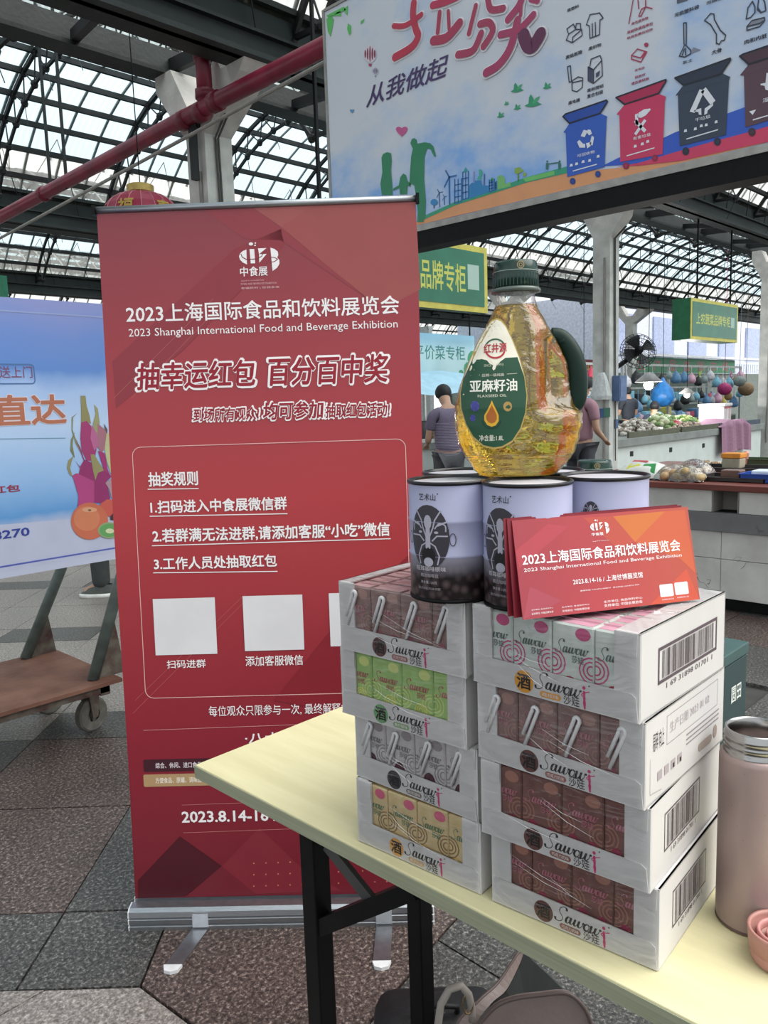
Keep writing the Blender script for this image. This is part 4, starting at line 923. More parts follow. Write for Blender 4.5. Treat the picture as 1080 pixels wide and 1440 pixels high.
M().lathe([(.024, 0), (.0285, .001), (.0305, .004), (.0325, .0145), (.0322, .0149), (.0327, .0153), (.0345, .036), (.0340, .0375), (.0315, .0375), (.0305, .034), (.0300, .026), (.0001, .025)], 56).build('cup', m_lid, ld, True)
M().lathe([(.0245, .0255), (.0250, .0335), (.0240, .0348), (.0220, .0345), (.0212, .030), (.0212, .026)], 48, cap=False).build('seal_ring', mk('pink_seal', 'b67f7a', .35), ld, True)
M().lathe([(.0150, .0255), (.0155, .0315), (.0145, .0325), (.0130, .0315), (.0125, .027), (.0001, .027)], 40, cap=False).build('seal_ring', mk('pink_seal', 'b67f7a', .35), ld, True)
gu = atx(1045, 1105, 1.135); gx = thing('gift_box', 'tall dark green gift box with pale lettering behind the right-hand case stack', 'box', (1.135, gu.y, .7504), 0)
gb_h = aty(1045, 906, gu.y).z-.7504
gxm = mk('dark_green_card', '20383a', .4, 0, .05, 20)
M().rbox(-.13, 0, 0, 0, .09, gb_h-.018, .001).build('box_body', gxm, gx); M().rbox(-.132, -.002, gb_h-.0155, .002, .092, gb_h, .0012).build('box_lid', mk('green_card_lid', '35504f', .45), gx)
gf = lambda x, z: Vector((x, -.0004, z))
text('圆田', (-.055, gb_h-.075, -.02, gb_h-.052), gf, flat('c9d0cc'), gx, .02); 
for i in range(9): decal('print_line', strip([(-.085, gb_h-.105-.010*i), (-.018-.004*(i % 3), gb_h-.105-.010*i)], .0022), gf, flat('6f8480'), gx)
# tote bag under the table
bag = thing('tote_bag', 'taupe leather tote bag gaping open on the floor under the table', 'bag', W(.2, 1.28, 0), RW)
BI = bag.matrix_basis.inverted()
def bw(x, y, d): return BI @ (hit(x, y, W(0, d), (W(0, 1)).normalized()))
m_tau = mk('taupe_leather', '82736e', .42, 0, .1, 10, .1, 120); m_in = mk('dark_bag_lining', '2c302f', .6); m_pip = mk('taupe_piping', '5f514d', .45)
fr_ = [(648, 1530), (655, 1478), (668, 1450), (684, 1428), (702, 1412), (728, 1403), (760, 1399), (790, 1396), (806, 1401), (822, 1418), (832, 1442), (838, 1480), (840, 1530)]
b = M(); F0 = [bw(x, y, 1.20-.00002*(1530-y)) for x, y in smooth(fr_, 3)]; F1 = [p+Vector((0, .008, 0)) for p in F0]
n = len(F0); a = [b.b.verts.new(p) for p in F0]; c = [b.b.verts.new(p) for p in F1]; b.b.faces.new(a[::-1]); b.b.faces.new(c)
for i in range(n-1): b.b.faces.new((a[i], a[i+1], c[i+1], c[i]))
b.build('front_panel', m_tau, bag); M().tube(F0, .0035, 8).build('piping', m_pip, bag, True)
# lower bulk of the bag down to the floor
low = M(); xs = [F0[0].x-.0, F0[-1].x]; zz = F0[0].z
low.rbox(F0[0].x+.002, F0[0].y+.003, .002, F0[-1].x-.002, F0[0].y+.14, zz+.01, .02, None, 3); low.build('bag_base', m_tau, bag, True)
side_ = [(735, 1336, 1.33), (727, 1342, 1.32), (700, 1382, 1.28), (672, 1408, 1.24), (640, 1445, 1.21), (622, 1530, 1.20)]
sid2 = [(737, 1337, 1.33), (731, 1355, 1.32), (712, 1392, 1.28), (690, 1412, 1.24), (668, 1446, 1.21), (650, 1530, 1.20)]
b = M(); A1 = [bw(*p) for p in smooth(side_)]; A2 = [bw(*p) for p in smooth(sid2)]; a = [b.b.verts.new(p) for p in A1]; c = [b.b.verts.new(p) for p in A2]; a2 = [b.b.verts.new(p+Vector((0, .006, -.002))) for p in A1]; c2 = [b.b.verts.new(p+Vector((0, .006, -.002))) for p in A2]
for i in range(len(a)-1): b.b.faces.new((a[i], c[i], c[i+1], a[i+1])); b.b.faces.new((a2[i+1], c2[i+1], c2[i], a2[i])); b.b.faces.new((a[i+1], a2[i+1], a2[i], a[i]))
b.build('side_panel', m_tau, bag)
M().tube(A1, .0026, 6).build('piping', m_pip, bag, True)
inn = [(737, 1338, 1.335), (750, 1352, 1.345), (775, 1375, 1.36), (795, 1395, 1.36), (812, 1415, 1.34), (826, 1450, 1.30), (826, 1530, 1.28), (665, 1530, 1.26), (690, 1416, 1.27), (712, 1394, 1.29), (730, 1360, 1.325)]
b = M(); P = [bw(*p) for p in inn]; cv = b.b.verts.new(bw(745, 1440, 1.33)); a = [b.b.verts.new(p) for p in P]; bk = [b.b.verts.new(p+Vector((0, .006, 0))) for p in P]; cb = b.b.verts.new(bw(745, 1440, 1.33)+Vector((0, .006, 0)))
for i in range(len(a)): j = (i+1) % len(a); b.b.faces.new((a[i], cv, a[j])); b.b.faces.new((bk[j], cb, bk[i])); b.b.faces.new((a[i], a[j], bk[j], bk[i]))
b.build('lining', m_in, bag)
hd = [bw(*p) for p in ((618, 1500, 1.16), (616, 1440, 1.16), (620, 1412, 1.165), (632, 1391, 1.17), (648, 1386, 1.175), (659, 1398, 1.18), (664, 1420, 1.19), (664, 1450, 1.195))]
hs_ = []
for i in range(len(hd)-1):
    for t in (0, .5): hs_.append(hd[i].lerp(hd[i+1], t))
M().tube(hs_, .0062, 10).build('handle', mk('pale_taupe_leather', '9d948c', .4), bag, True)
M().tube([bw(658+7*math.cos(t), 1412+14*math.sin(t), 1.182) for t in [2*pi*i/14 for i in range(14)]], .0016, 6, closed=True).build('ring', mk('gold_ring', 'a88f6a', .3, .9), bag, True)
bp2 = thing('backpack', 'black soft backpack slumped on the floor behind the tote bag', 'bag', (0, 0, 0)); pb = W(.075, 1.50); bp2.location = pb; bp2.rotation_euler = (0, 0, RW)
BI2 = bp2.matrix_basis.inverted()
mb = mk('black_nylon', '0e0e10', .6, 0, .3, 30, .2, 80)
M().grid(lambda a, b_: ((a-.5)*.26*(1-.25*b_**3), -.10+.07*b_*b_-.05*math.sin(a*pi)*math.sin(b_*pi), .001+.125*b_*(1-.12*(a-.5)**2*4)+.008*math.sin(a*15)*b_), 16, 14).build('front_pocket', mb, bp2, True)
M().rbox(-.13, -.09, .002, .13, .07, .13, .045, None, 4).build('pack_body', mb, bp2, True)
M().tube([(-.04, -.03, .13), (-.04, -.04, .15), (0, -.045, .158), (.04, -.04, .15), (.04, -.03, .13)], .006, 8).build('carry_loop', mb, bp2, True)
# ================================================================== RECYCLING BILLBOARD
bb = thing('billboard', 'large hanging billboard about sorting waste, with four wheeled bins and a green family', 'billboard', (3.0, 3.222, 2.187))
BL_ = 3.15; BHt = 1.148
def sky_print():
    m = bpy.data.materials.new('sky_print'); m.use_nodes = True; nt = m.node_tree; N = nt.nodes; L = nt.links; b = N['Principled BSDF']; b.inputs['Roughness'].default_value = .4
    tc = N.new('ShaderNodeTexCoord'); n = N.new('ShaderNodeTexNoise'); n.inputs['Scale'].default_value = 1.6; n.inputs['Detail'].default_value = 6; n.inputs['Roughness'].default_value = .6
    mp = N.new('ShaderNodeMapping'); mp.inputs['Scale'].default_value = (1, 1, 1.5); mp.inputs['Location'].default_value = (.3, 2.4, .1); L.new(tc.outputs['Object'], mp.inputs[0]); L.new(mp.outputs[0], n.inputs['Vector'])
    sx = N.new('ShaderNodeSeparateXYZ'); L.new(tc.outputs['Object'], sx.inputs[0]); mr = N.new('ShaderNodeMapRange'); mr.inputs['From Min'].default_value = .15; mr.inputs['From Max'].default_value = .75; mr.inputs['To Min'].default_value = -.08; mr.inputs['To Max'].default_value = .16; L.new(sx.outputs['Z'], mr.inputs[0])
    a = N.new('ShaderNodeMath'); a.operation = 'ADD'; L.new(n.outputs[0], a.inputs[0]); L.new(mr.outputs[0], a.inputs[1])
    r = N.new('ShaderNodeValToRGB'); e = r.color_ramp.elements; e[0].position = .36; e[0].color = (*lin('7fa9e0'), 1); e[1].position = .60; e[1].color = (*lin('cdd0d8'), 1); k = e.new(.48); k.color = (*lin('b5c4dc'), 1)
    L.new(a.outputs[0], r.inputs[0]); L.new(r.outputs[0], b.inputs['Base Color']); return m
M().box(0, -BL_, 0, .03, 0, BHt).build('printed_panel', sky_print(), bb)
fr = M(); fr.box(-.006, -BL_, -.028, .045, .0, -.001); fr.build('bottom_trim', mk('worn_silver_trim', '9a9792', .4, .3, .15, 20), bb)
fr = M(); fr.box(-.006, .0005, -.028, .045, .016, BHt+.012); fr.build('side_trim', mk('worn_silver_trim', '9a9792'), bb); M().box(-.006, -BL_, BHt+.001, .045, 0, BHt+.014).build('top_trim', mk('worn_silver_trim', '9a9792'), bb)
M().box(.0, -BL_-.6, -.105, .10, .03, -.029).build('support_beam', m_black, bb)
for y in (-.1, -1.2, -2.3): M().bar((.06, y, 0), (.06, y, 1.9), .05).build('hanger_post', m_black, bb)
M().box(.045, -BL_, BHt*.5, .09, 0, BHt*.5+.05).build('support_rail', m_black, bb)
SB = LM((bb.matrix_basis.copy(), (0, 0, 0), (0, -1, 0), (0, 0, 1)), 0, 0, .0009)
def sb(pts, c, k=1, name='print_shape'):
    P = [(min(max(x, .002), BL_-.002), min(max(y, .002), BHt-.002)) for x, y in SB.pp(pts)]; return decal(name, [P], SB.at(k), flat(br(c), .4), bb)
def c2(*pts): return [(440+x/3.176, y/3.176) for x, y in pts]
def c3(*pts): return [(780+x/6, 120+y/6) for x, y in pts]
def c4(*pts): return [(930+x/7.2, 60+y/7.2) for x, y in pts]
def c5(*pts): return [(600+x/5.4, 200+y/5.4) for x, y in pts]
sb([(560, 330), (600, 306), (640, 288), (700, 269), (740, 256), (800, 243), (870, 236), (960, 226), (1090, 193), (1100, 240), (560, 352)], 'b27d58', 1)
sb([(560, 328), (588, 319.5), (640, 304), (690, 293), (715, 290.5), (690, 300), (640, 312), (588, 330), (560, 340)], '8e1c50', 2)
sb([(846, 234), (870, 222), (900, 210), (950, 186), (1000, 168), (1050, 150), (1090, 140), (1100, 190), (930, 224), (880, 232)], '2a4a9c', 2)
sb([(868, 235), (900, 229), (940, 217), (1000, 200), (1050, 187), (1100, 172), (1100, 200), (1040, 208), (960, 226), (900, 233)], 'a83250', 3)
sb([(585, 312), (600, 302), (640, 284), (690, 268), (738, 250), (798, 234), (798, 243.5), (740, 257), (700, 270), (640, 289), (596, 309)], '2f7d62', 2)
sb([(735, 251), (760, 245), (780, 240), (780, 246), (740, 256)], '5b9a56', 2.5)
# wind turbines, blocks, trees
def st_(pts, w, c, k=2, name='print_line'): return decal(name, strip(SB.pp(pts), w), SB.at(k), flat(c, .4), bb)
for x, y, h, s in ((632, 249, 38, 1), (618, 271, 20, .5), (625, 277, 11, .35)):
    st_([(x, y), (x+.5, y+h)], .007*s+.002, '3568a0')
    for dx, dy in ((-5, -9), (10, -2), (-7, 14)): st_([(x, y), (x+dx*s, y+dy*s)], .006*s+.001, '3568a0')
for x, y0, y1, w in ((644.5, 252, 286, 9.5), (655, 242, 281, 8), (692, 253, 270, 7), (697, 256, 268, 4)):
    st_([(x-w/2, y0), (x-w/2, y1), (x+w/2, y1-2.2), (x+w/2, y0-1)], .006, '2d6aa3')
    for j in range(1, 4): yy = y0+(y1-y0)*j/4; st_([(x-w/2, yy), (x+w/2, yy-2)], .005, '2d6aa3')
    st_([(x, y0), (x, y1)], .005, '2d6aa3')
sb([(651, 243), (655, 235), (659, 241)], '2f7d85', 2); sb([(689, 255), (692, 249), (696, 253)], '2f7d62', 2)
sb(c5((325, 430), (325, 330), (345, 308), (368, 312), (368, 292), (415, 290), (425, 330), (475, 330), (478, 380)), '2a6a97', 2.5)
sb(c5((385, 285), (392, 262), (402, 258), (400, 205), (415, 208), (430, 235), (415, 262), (420, 285)), '3b8a7a', 3)
st_(c5((360, 300), (362, 225)), .006, '8a8ab0'); st_(c5((438, 340), (440, 245)), .008, '4a6a9a')
sb(c5((540, 360), (538, 265), (565, 248), (595, 268), (600, 320), (640, 300), (640, 335)), '62975a', 2.6)
st_(c5((697, 290), (697, 230)), .008, '6a8a4a'); decal('print_tree', [SB.pp([c5((697+42*math.cos(t)*(.8+.2*math.cos(3*t)), 215+28*math.sin(t)*(.85+.15*math.sin(4*t))))[0] for t in [2*pi*i/16 for i in range(16)]])], SB.at(3), flat('86a552', .4), bb)
decal('print_tree', [SB.pp(circ(747/5.4+600, 200+245/5.4, 2.6, 10, 3))], SB.at(3), flat('86a552', .4), bb)
st_(c5((58, 498), (58, 450)), .008, '3a6aa0'); decal('print_tree', [SB.pp(circ(611, 284.5, 5.2, 12, 4.6))], SB.at(3), flat('3b83b8', .4), bb)
# cyclists
for x in (770, 787.5):
    decal('print_rider', [SB.pp(circ(x, 227, 1.4, 8)), SB.pp([(x-1.5, 229), (x+1.5, 229), (x+2, 233), (x+1, 239), (x-2, 238), (x-2, 233)])], SB.at(3), flat('35706a', .4), bb)
st_([(771, 231), (787, 228.5)], .005, '35706a', 3)
# family
m_g = flat('35805c', .4)
man = c2((437, 640), (443, 622), (455, 617), (466, 626), (468, 642), (500, 636), (525, 640), (540, 655), (552, 700), (543, 700), (528, 668), (512, 662), (500, 700), (498, 800), (506, 900), (504, 960), (495, 992), (468, 992), (470, 940), (462, 880), (455, 830), (440, 820), (432, 830), (436, 760), (440, 700), (448, 665))
decal('print_figure', [SB.pp(man)], SB.at(3), m_g, bb)
decal('print_figure', [SB.pp(c2((308, 705), (315, 688), (332, 680), (350, 684), (354, 720), (350, 760), (356, 830), (356, 872), (310, 872), (303, 820), (312, 770)))], SB.at(3), m_g, bb)
decal('print_figure', [SB.pp(c2((392, 792), (405, 775), (418, 783), (424, 808), (440, 822), (436, 836), (424, 828), (422, 868), (390, 868), (388, 840), (360, 852), (360, 842), (385, 828)))], SB.at(3), m_g, bb)
def heart(cx, cy, r): return [(cx+r*1.05*math.sin(t)**3, cy-r*(.85*math.cos(t)-.32*math.cos(2*t)-.12*math.cos(3*t))+(-cx+cx)) for t in [2*pi*i/20 for i in range(20)]]
decal('print_heart', [SB.pp(heart(565.5, 184, 8.0))], SB.at(3), flat('c05a8c', .4), bb)
decal('print_heart', [SB.pp(heart(495.5, 156, 3))], SB.at(3), flat('5f8fb8', .4), bb)
# balloons, leaves, birds
for cx, cy, r, c in ((521, 76, 9.2, '8a3f58'), (528.5, 100, 4.4, '7b7f98')):
    decal('print_balloon', [SB.pp(circ(cx, cy, r, 16, r*1.35))], SB.at(3), flat('d8cdd6', .4), bb)
    decal('print_balloon', [SB.pp(circ(cx+d*r*.72, cy, r*.13, 10, r*1.25*(1-abs(d)*.5))) for d in (-1, -.5, 0, .5, 1)], SB.at(4), flat(c, .4), bb)
    sb([(cx-2.5*r/9, cy+r*1.5), (cx+2.5*r/9, cy+r*1.5), (cx+1.5*r/9, cy+r*1.9), (cx-1.5*r/9, cy+r*1.9)], c, 3)
for P in (c2((62, 85), (85, 70), (95, 90), (80, 165), (68, 140)), c2((90, 75), (110, 55), (125, 50), (128, 75), (110, 70)), c2((140, 40), (158, 25), (156, 70), (146, 60)), c2((158, 105), (172, 115), (172, 150), (164, 158), (154, 130)), c2((215, 95), (232, 84), (228, 98), (214, 108)), c2((62, 70), (140, 30), (150, 45), (70, 80))): sb(P, '4f9a52', 3)
for cx, cy, s in ((910-440*0, 395, 1), (980, 455, 1.3), (1045, 385, .7), (912, 480, .6), (865, 462, .4), (838, 515, .6)):
    sb(c2((cx-26*s, cy+14*s), (cx-12*s, cy+6*s), (cx-10*s, cy-16*s), (cx-4*s, cy-26*s), (cx+4*s, cy-14*s), (cx+8*s, cy-2*s), (cx+22*s, cy+2*s), (cx+34*s, cy+9*s), (cx+20*s, cy+12*s), (cx+4*s, cy+18*s), (cx-14*s, cy+18*s)), '2f7a5a', 3); sb(c2((cx, cy+4*s), (cx+14*s, cy-14*s), (cx+28*s, cy-20*s), (cx+20*s, cy-4*s), (cx+8*s, cy+8*s)), '3d8a60', 3.4)
# brushed headline characters and slogan
def c6(*pts): return [(530+x/4.32, y/4.32) for x, y in pts]
strokes = [([(230, 22), (226, 100), (243, 180), (256, 225), (215, 290), (115, 350)], 9, 'a83348'), ([(108, 160), (180, 157), (276, 92)], 6, 'a83348'), ([(345, 35), (420, 15), (500, -20)], 8, 'a83350'), ([(388, 78), (376, 200)], 5.5, '9a3850'), ([(440, 72), (446, 180)], 4.5, '9a3850'), ([(350, 250), (430, 232), (508, 145)], 10, '9a3850'),
 ([(608, 38), (566, 208)], 5.5, '9a3a52'), ([(640, 208), (590, 310), (500, 335)], 8, '963a55'), ([(634, 150), (690, 142), (710, 195), (655, 285)], 7.5, '963a55'), ([(682, 0), (702, 62), (775, 55)], 7, '963a55'),
 ([(805, 122), (870, 40), (892, -20)], 8, '9a3a5a'), ([(886, 0), (880, 100)], 4, '9a3a5a'), ([(758, 215), (870, 182), (958, 95)], 7.5, '963a5a'), ([(862, 130), (820, 290), (750, 395), (672, 445)], 9, '963a5a'), ([(900, 222), (925, 280), (960, 280), (1000, 215)], 14, '5b2c48'), ([(945, 0), (985, 10)], 6, '963a5a')]
PX = .0040
for si, (pts, w, c) in enumerate(strokes):
    q = SB.pp(c6(*pts)); q = [(x, min(y, BHt-.04)) for x, y in q]
    decal('headline_outline', brush(q, (w+3.2)*PX), SB.at(3+si*.25), flat('f0ecf0', .4), bb); decal('headline_stroke', brush(q, w*PX), SB.at(9+si*.25), flat(br(c, 1.1), .4), bb)
def tb_(body, a, b_, c, d, col='2c2c38', w=.03, sh=0, k=3): return text(body, SB.bx(a, b_, c, d), SB.at(k), flat(col, .4), bb, w, sh)
tb_('从我做起', 515.5, 152.5, 631, 75, '4a3a66', .02, .25)
for body, a, b_, c, d in (('废塑料', 798, 17.5, 814.7, 6), ('废纸板箱', 796, 84, 819, 70), ('废织物', 828, 71.7, 846, 60), ('废电器', 799.7, 148, 816, 137.5), ('废纸塑铝', 826, 130.3, 849, 118), ('复合包装', 826, 138.8, 848.5, 126)): tb_(body, a, b_, c, d)
for body, a, b_, c, d in (('污损塑料袋', 948.7, 25, 983.5, 6.3), ('污损塑', 993.5, 7.5, 1017, -6), ('灰土', 960.3, 91, 974.2, 82), ('大骨', 1001, 77.8, 1015.4, 66.7), ('肉和内脏', 1047, 63.2, 1079, 46.5)): tb_(body, a, b_, c, d)
for body, a, b_, c, d in (('含汞废弃物', 888.3, 36, 912, 23), ('易破碎请连带包', 882, 48.5, 918.7, 30.5), ('装或包裹后轻放', 882, 56, 918.7, 39), ('废电池', 893, 101, 906.7, 93.3), ('投放时', 893, 111.3, 908, 102.5), ('请注意轻放', 888, 120.3, 913.3, 108)): tb_(body, a, b_, c, d, 'a23a58')
def ic(lines, c='3d3f4c', w=.0042, k=3):
    o = []
    for l in lines: o += strip(SB.pp([(780+x/6, y/6) for x, y in l]), w)
    decal('print_icon', o, SB.at(k), flat(c, .4), bb)
ic([[(300, 125), (270, 210), (295, 220), (300, 325), (340, 310), (380, 295), (385, 170), (412, 155), (380, 110), (350, 118), (325, 120), (300, 125)], [(320, 200), (322, 310)], [(345, 190), (348, 305)]])
ic([[(105, 245), (160, 205), (180, 250), (120, 290), (105, 245)], [(120, 290), (100, 340), (150, 362), (235, 300), (230, 250), (180, 250)], [(150, 362), (155, 315), (225, 255)], [(180, 240), (185, 200), (220, 200), (222, 250)]])
ic([[(285, 565), (330, 590), (330, 705), (285, 680), (285, 565)], [(330, 705), (405, 640), (400, 510), (330, 590)], [(300, 560), (310, 500), (385, 470), (400, 510)]]); sb([(780+285/6, 565/6), (780+330/6, 590/6), (780+330/6, 705/6), (780+285/6, 680/6)], '3a3c52', 3)
sb([(780+350/6, 620/6), (780+385/6, 595/6), (780+378/6, 640/6), (780+352/6, 655/6)], '3a3c52', 3)
ic([[(110, 565), (135, 555), (145, 690), (125, 695), (110, 565)], [(148, 700), (150, 765), (190, 775), (235, 740), (240, 660), (200, 650), (155, 680), (148, 700), (235, 680)]])
ic([[(665, 0), (628, 200)], [(705, 0), (712, 75)], [(770, 0), (770, 60), (730, 140), (712, 135), (735, 80), (770, 60), (825, 75)]], 'a23a58')
ic([[(650, 470), (700, 415), (780, 440), (730, 525), (650, 500), (650, 470)], [(650, 470), (725, 490), (780, 440)]], 'a23a58'); sb([(780+730/6, 480/6), (780+762/6, 430/6), (780+782/6, 445/6), (780+745/6, 500/6)], 'a8385a', 3); decal('print_dot', [SB.pp(circ(909.3, 63.3, 3.2, 12))], SB.at(3), flat('a8385a', .4), bb)
def i7(lines): ic([[((930+x/7.2-780)*6, y/7.2*6) for x, y in l] for l in lines])
i7([[(228, 235), (232, 450)], [(256, 235), (255, 450)], [(228, 235), (256, 233)], [(240, 455), (185, 570), (240, 580), (300, 545), (300, 510), (245, 455)], [(215, 560), (235, 500)], [(250, 560), (245, 490)]])
sb([(930+290/7.2, 545/7.2), (930+330/7.2, 480/7.2), (930+405/7.2, 508/7.2)], '6a6c78', 3)
i7([[(440, 210), (470, 175), (500, 140), (535, 145), (540, 200), (600, 310), (655, 360), (640, 410), (610, 415), (590, 450), (560, 440), (560, 350), (500, 250), (440, 210)]])
i7([[(925, 15), (880, 80), (862, 195), (905, 180), (950, 130), (950, 70), (925, 15)], [(990, -20), (975, 100), (1010, 130), (1060, 110), (1050, 30), (1030, -20)], [(870, 270), (920, 210), (1045, 180), (1050, 210), (1000, 270), (870, 310), (870, 270), (1000, 240), (1050, 205)]])
sb([(930+880/7.2, 265/7.2), (930+930/7.2, 212/7.2), (930+1045/7.2, 185/7.2), (930+990/7.2, 240/7.2)], '6f717c', 2.5); sb([(930+975/7.2, 95/7.2), (930+985/7.2, 75/7.2), (930+1020/7.2, 125/7.2), (930+1000/7.2, 130/7.2)], '3d3f4c', 3); sb([(930+160/7.2, 0), (930+270/7.2, -6), (930+270/7.2, 5/7.2), (930+160/7.2, 40/7.2)], '4a4c58', 3)
# bins
def bin_(col, dark, body, rim, lid, wheels, txt, tbx):
    sb(body, col, 4); sb(rim, col, 4.4); sb(lid, dark, 5); l = len(lid)
    st_(lid+[lid[0]], .006, '20222e', 5.4)
    for x, y, r in wheels: decal('print_wheel', [SB.pp(circ(x, y, r, 12, r*1.15))], SB.at(4.6), flat(dark, .4), bb); decal('print_wheel', [SB.pp(circ(x, y, r*.5, 8))], SB.at(5), flat(col, .4), bb)
    tb_(txt, *tbx, 'dcdde4', .012, 0, 5)
bin_('2b4c98', '223f86', c3((97, 395), (440, 285), (425, 690), (110, 775)), c3((78, 398), (130, 322), (390, 238), (447, 265), (440, 292), (100, 405)), c3((75, 265), (95, 245), (440, 128), (450, 140), (388, 238), (130, 322)), ((806, 255, 4), (841.5, 245, 4)), '可回收物', (812.5, 222, 837, 211))
bin_('a62f50', '8f2244', c3((550, 240), (933, 125), (915, 582), (558, 648)), c3((525, 248), (592, 168), (880, 72), (942, 98), (935, 130), (550, 250)), c3((522, 105), (940, -45), (945, -35), (882, 70), (595, 163)), ((881, 233.5, 4.3), (921.5, 222.5, 4.3)), '有害垃圾', (891, 198, 916, 186.5))
bin_('2c3444', '242a39', c4((172, 525), (690, 368), (658, 935), (190, 1050)), c4((145, 542), (228, 432), (620, 312), (702, 350), (692, 378), (170, 530)), c4((143, 360), (700, 162), (706, 178), (612, 318), (228, 432)), ((965, 213, 5), (1009.5, 199.5, 5)), '干垃圾', (978, 172, 1000, 161))
bin_('4a333c', '3e2932', c4((840, 330), (1250, 205), (1250, 740), (855, 860)), c4((800, 332), (890, 222), (1250, 108), (1250, 220), (830, 335)), c4((800, 140), (830, 122), (1250, -20), (1250, 108), (890, 222)), ((1058, 186, 5.3), (1100, 172, 5.3)), '湿垃圾', (1073, 145, 1103, 131))
def wh(pts, w=None, k=5.5):
    P = [SB.pp(pts)] if w is None else strip(SB.pp(pts), w)
    decal('print_symbol', P, SB.at(k), flat('dcdde4', .4), bb)
for P in (c3((225, 430), (250, 378), (285, 385), (258, 440)), c3((285, 375), (308, 378), (320, 410), (295, 425), (278, 400)), c3((318, 425), (338, 440), (325, 510), (300, 500)), c3((270, 490), (315, 480), (310, 512), (280, 535)), c3((195, 480), (215, 462), (245, 495), (262, 495), (262, 528), (215, 528))): wh(P)
wh(c3((700, 272), (715, 232), (760, 205), (812, 198), (815, 210), (775, 255), (735, 277)))
for P in (c3((695, 252), (700, 330)), c3((688, 305), (765, 385)), c3((765, 302), (690, 410))): wh(P, .012)
for P in (c4((410, 500), (325, 690)), c4((440, 490), (520, 600))): wh(P, .020)
wh(c4((335, 690), (410, 665), (412, 735), (385, 732), (380, 705), (340, 700))); wh(c4((440, 735), (445, 670), (530, 610), (530, 640), (475, 690), (470, 720))); wh(c4((1070, 310), (1100, 310), (1100, 490), (1060, 480), (1050, 440), (1010, 435), (1010, 420), (1060, 410)))
wh(c4((895, 700), (965, 680), (930, 735)))
for y0 in (c3((160, 725), (360, 668)), c3((615, 597), (845, 530)), c4((262, 978), (575, 885)), c4((935, 785), (1080, 742))): wh(y0, .004)
for k_, (x, y) in enumerate((c3((145, 680)) + c3((190, 668)) + c3((245, 650)) + c3((300, 640)) + c3((372, 605)) + c3((685, 520)) + c3((745, 500)) + c3((790, 480)) + c4((250, 900)) + c4((350, 880)) + c4((410, 850)) + c4((460, 840)) + c4((560, 810)))):
    wh([(x-2.3, y+1.5), (x-1.5, y-2.2), (x+1.6, y-3), (x+2.2, y+.6)])
# ================================================================== LEFT POSTER AND CART
po = thing('fruit_poster', 'blue sky advertising board with dragon fruit and orange, standing left of the red banner', 'poster', (-.2, 2.95, 0))
PZ0, PZ1 = .776, 1.762; U_ = .2; PWd = 2.02
m_post = printed('poster_print', [(0, 'b9bed2'), (.17, 'b4b9d0'), (.23, '5a94cc'), (.36, '8fb4de'), (.55, 'b5cbe8'), (.68, 'a3bde4'), (.76, '5a86c8'), (.88, '6a88c8'), (1, '8890c4')], 'Z', .35, PZ0, PZ1, .16, 3.5)
M().box(0, -.006, PZ0, PWd, .006, PZ1).build('printed_board', m_post, po)
M().box(PWd-.10, .007, .0, PWd-.06, .04, PZ1-.1).build('post', m_black, po); M().box(.04, .007, 0, .08, .04, PZ1-.1).build('post', m_black, po)
for x in (.06, PWd-.08): M().box(x-.02, -.12, 0, x+.02, .28, .02).build('foot', m_black, po)
SPo = LM((po.matrix_basis.copy(), (0, -.006, 0), (1, 0, 0), (0, 0, 1)), 0, 0, .0006)
def pp_(pts, c, k=1, name='print_shape', w=None): return decal(name, [SPo.pp(pts)] if w is None else strip(SPo.pp(pts), w), SPo.at(k), flat(c, .36), po)
def pt(body, a, b_, c, d, col, w=.012, k=2): return text(body, SPo.bx(a, b_, c, d), SPo.at(k), flat(col, .36), po, w)
pp_([(-80, 728), (0, 735), (160, 724), (200, 722), (200, 790), (-80, 825)], 'a4aac0', 1) if 0 else None
pp_([(-80, 741), (0, 738), (150, 726), (260, 716), (262, 760), (165, 776), (0, 806), (-80, 824)], 'b5bad0', .5)
pp_([(-60, 803), (0, 797.5), (168, 769.5), (260, 755)], '4f5cab', 1.5, 'print_line', .006)
pp_([(-40, 434), (145, 446), (200, 448)], '8f9cc8', 1.5, 'print_line', .006)
x0, y0 = SPo.px(-70, 540); x1, y1 = SPo.px(47, 512.5); decal('print_frame', strip(rrect(x0, y0, x1, y1, .012), .004, True), SPo.at(2), flat('4a6fa0', .36), po)
pt('免费送上门', -34, 531.5, 44.5, 515, '7c4a66', .004)
pt('产地直达', -130, 607, 91.5, 553, 'd9cdd2', .06, 2); pt('产地直达', -129, 606, 90.5, 554, 'ad6a50', .03, 3)
pp_([(-60, 618), (92, 616)], '5b88a0', 2, 'print_line', .0022)
pt('领红包', -32, 697, 27.5, 680.5, '8f2c42', .03); pt('65 8270', -45, 765, 41, 741, '2f3f90', .03)
def c8(*pts): return [(80+x/5.76, 540+y/5.76) for x, y in pts]
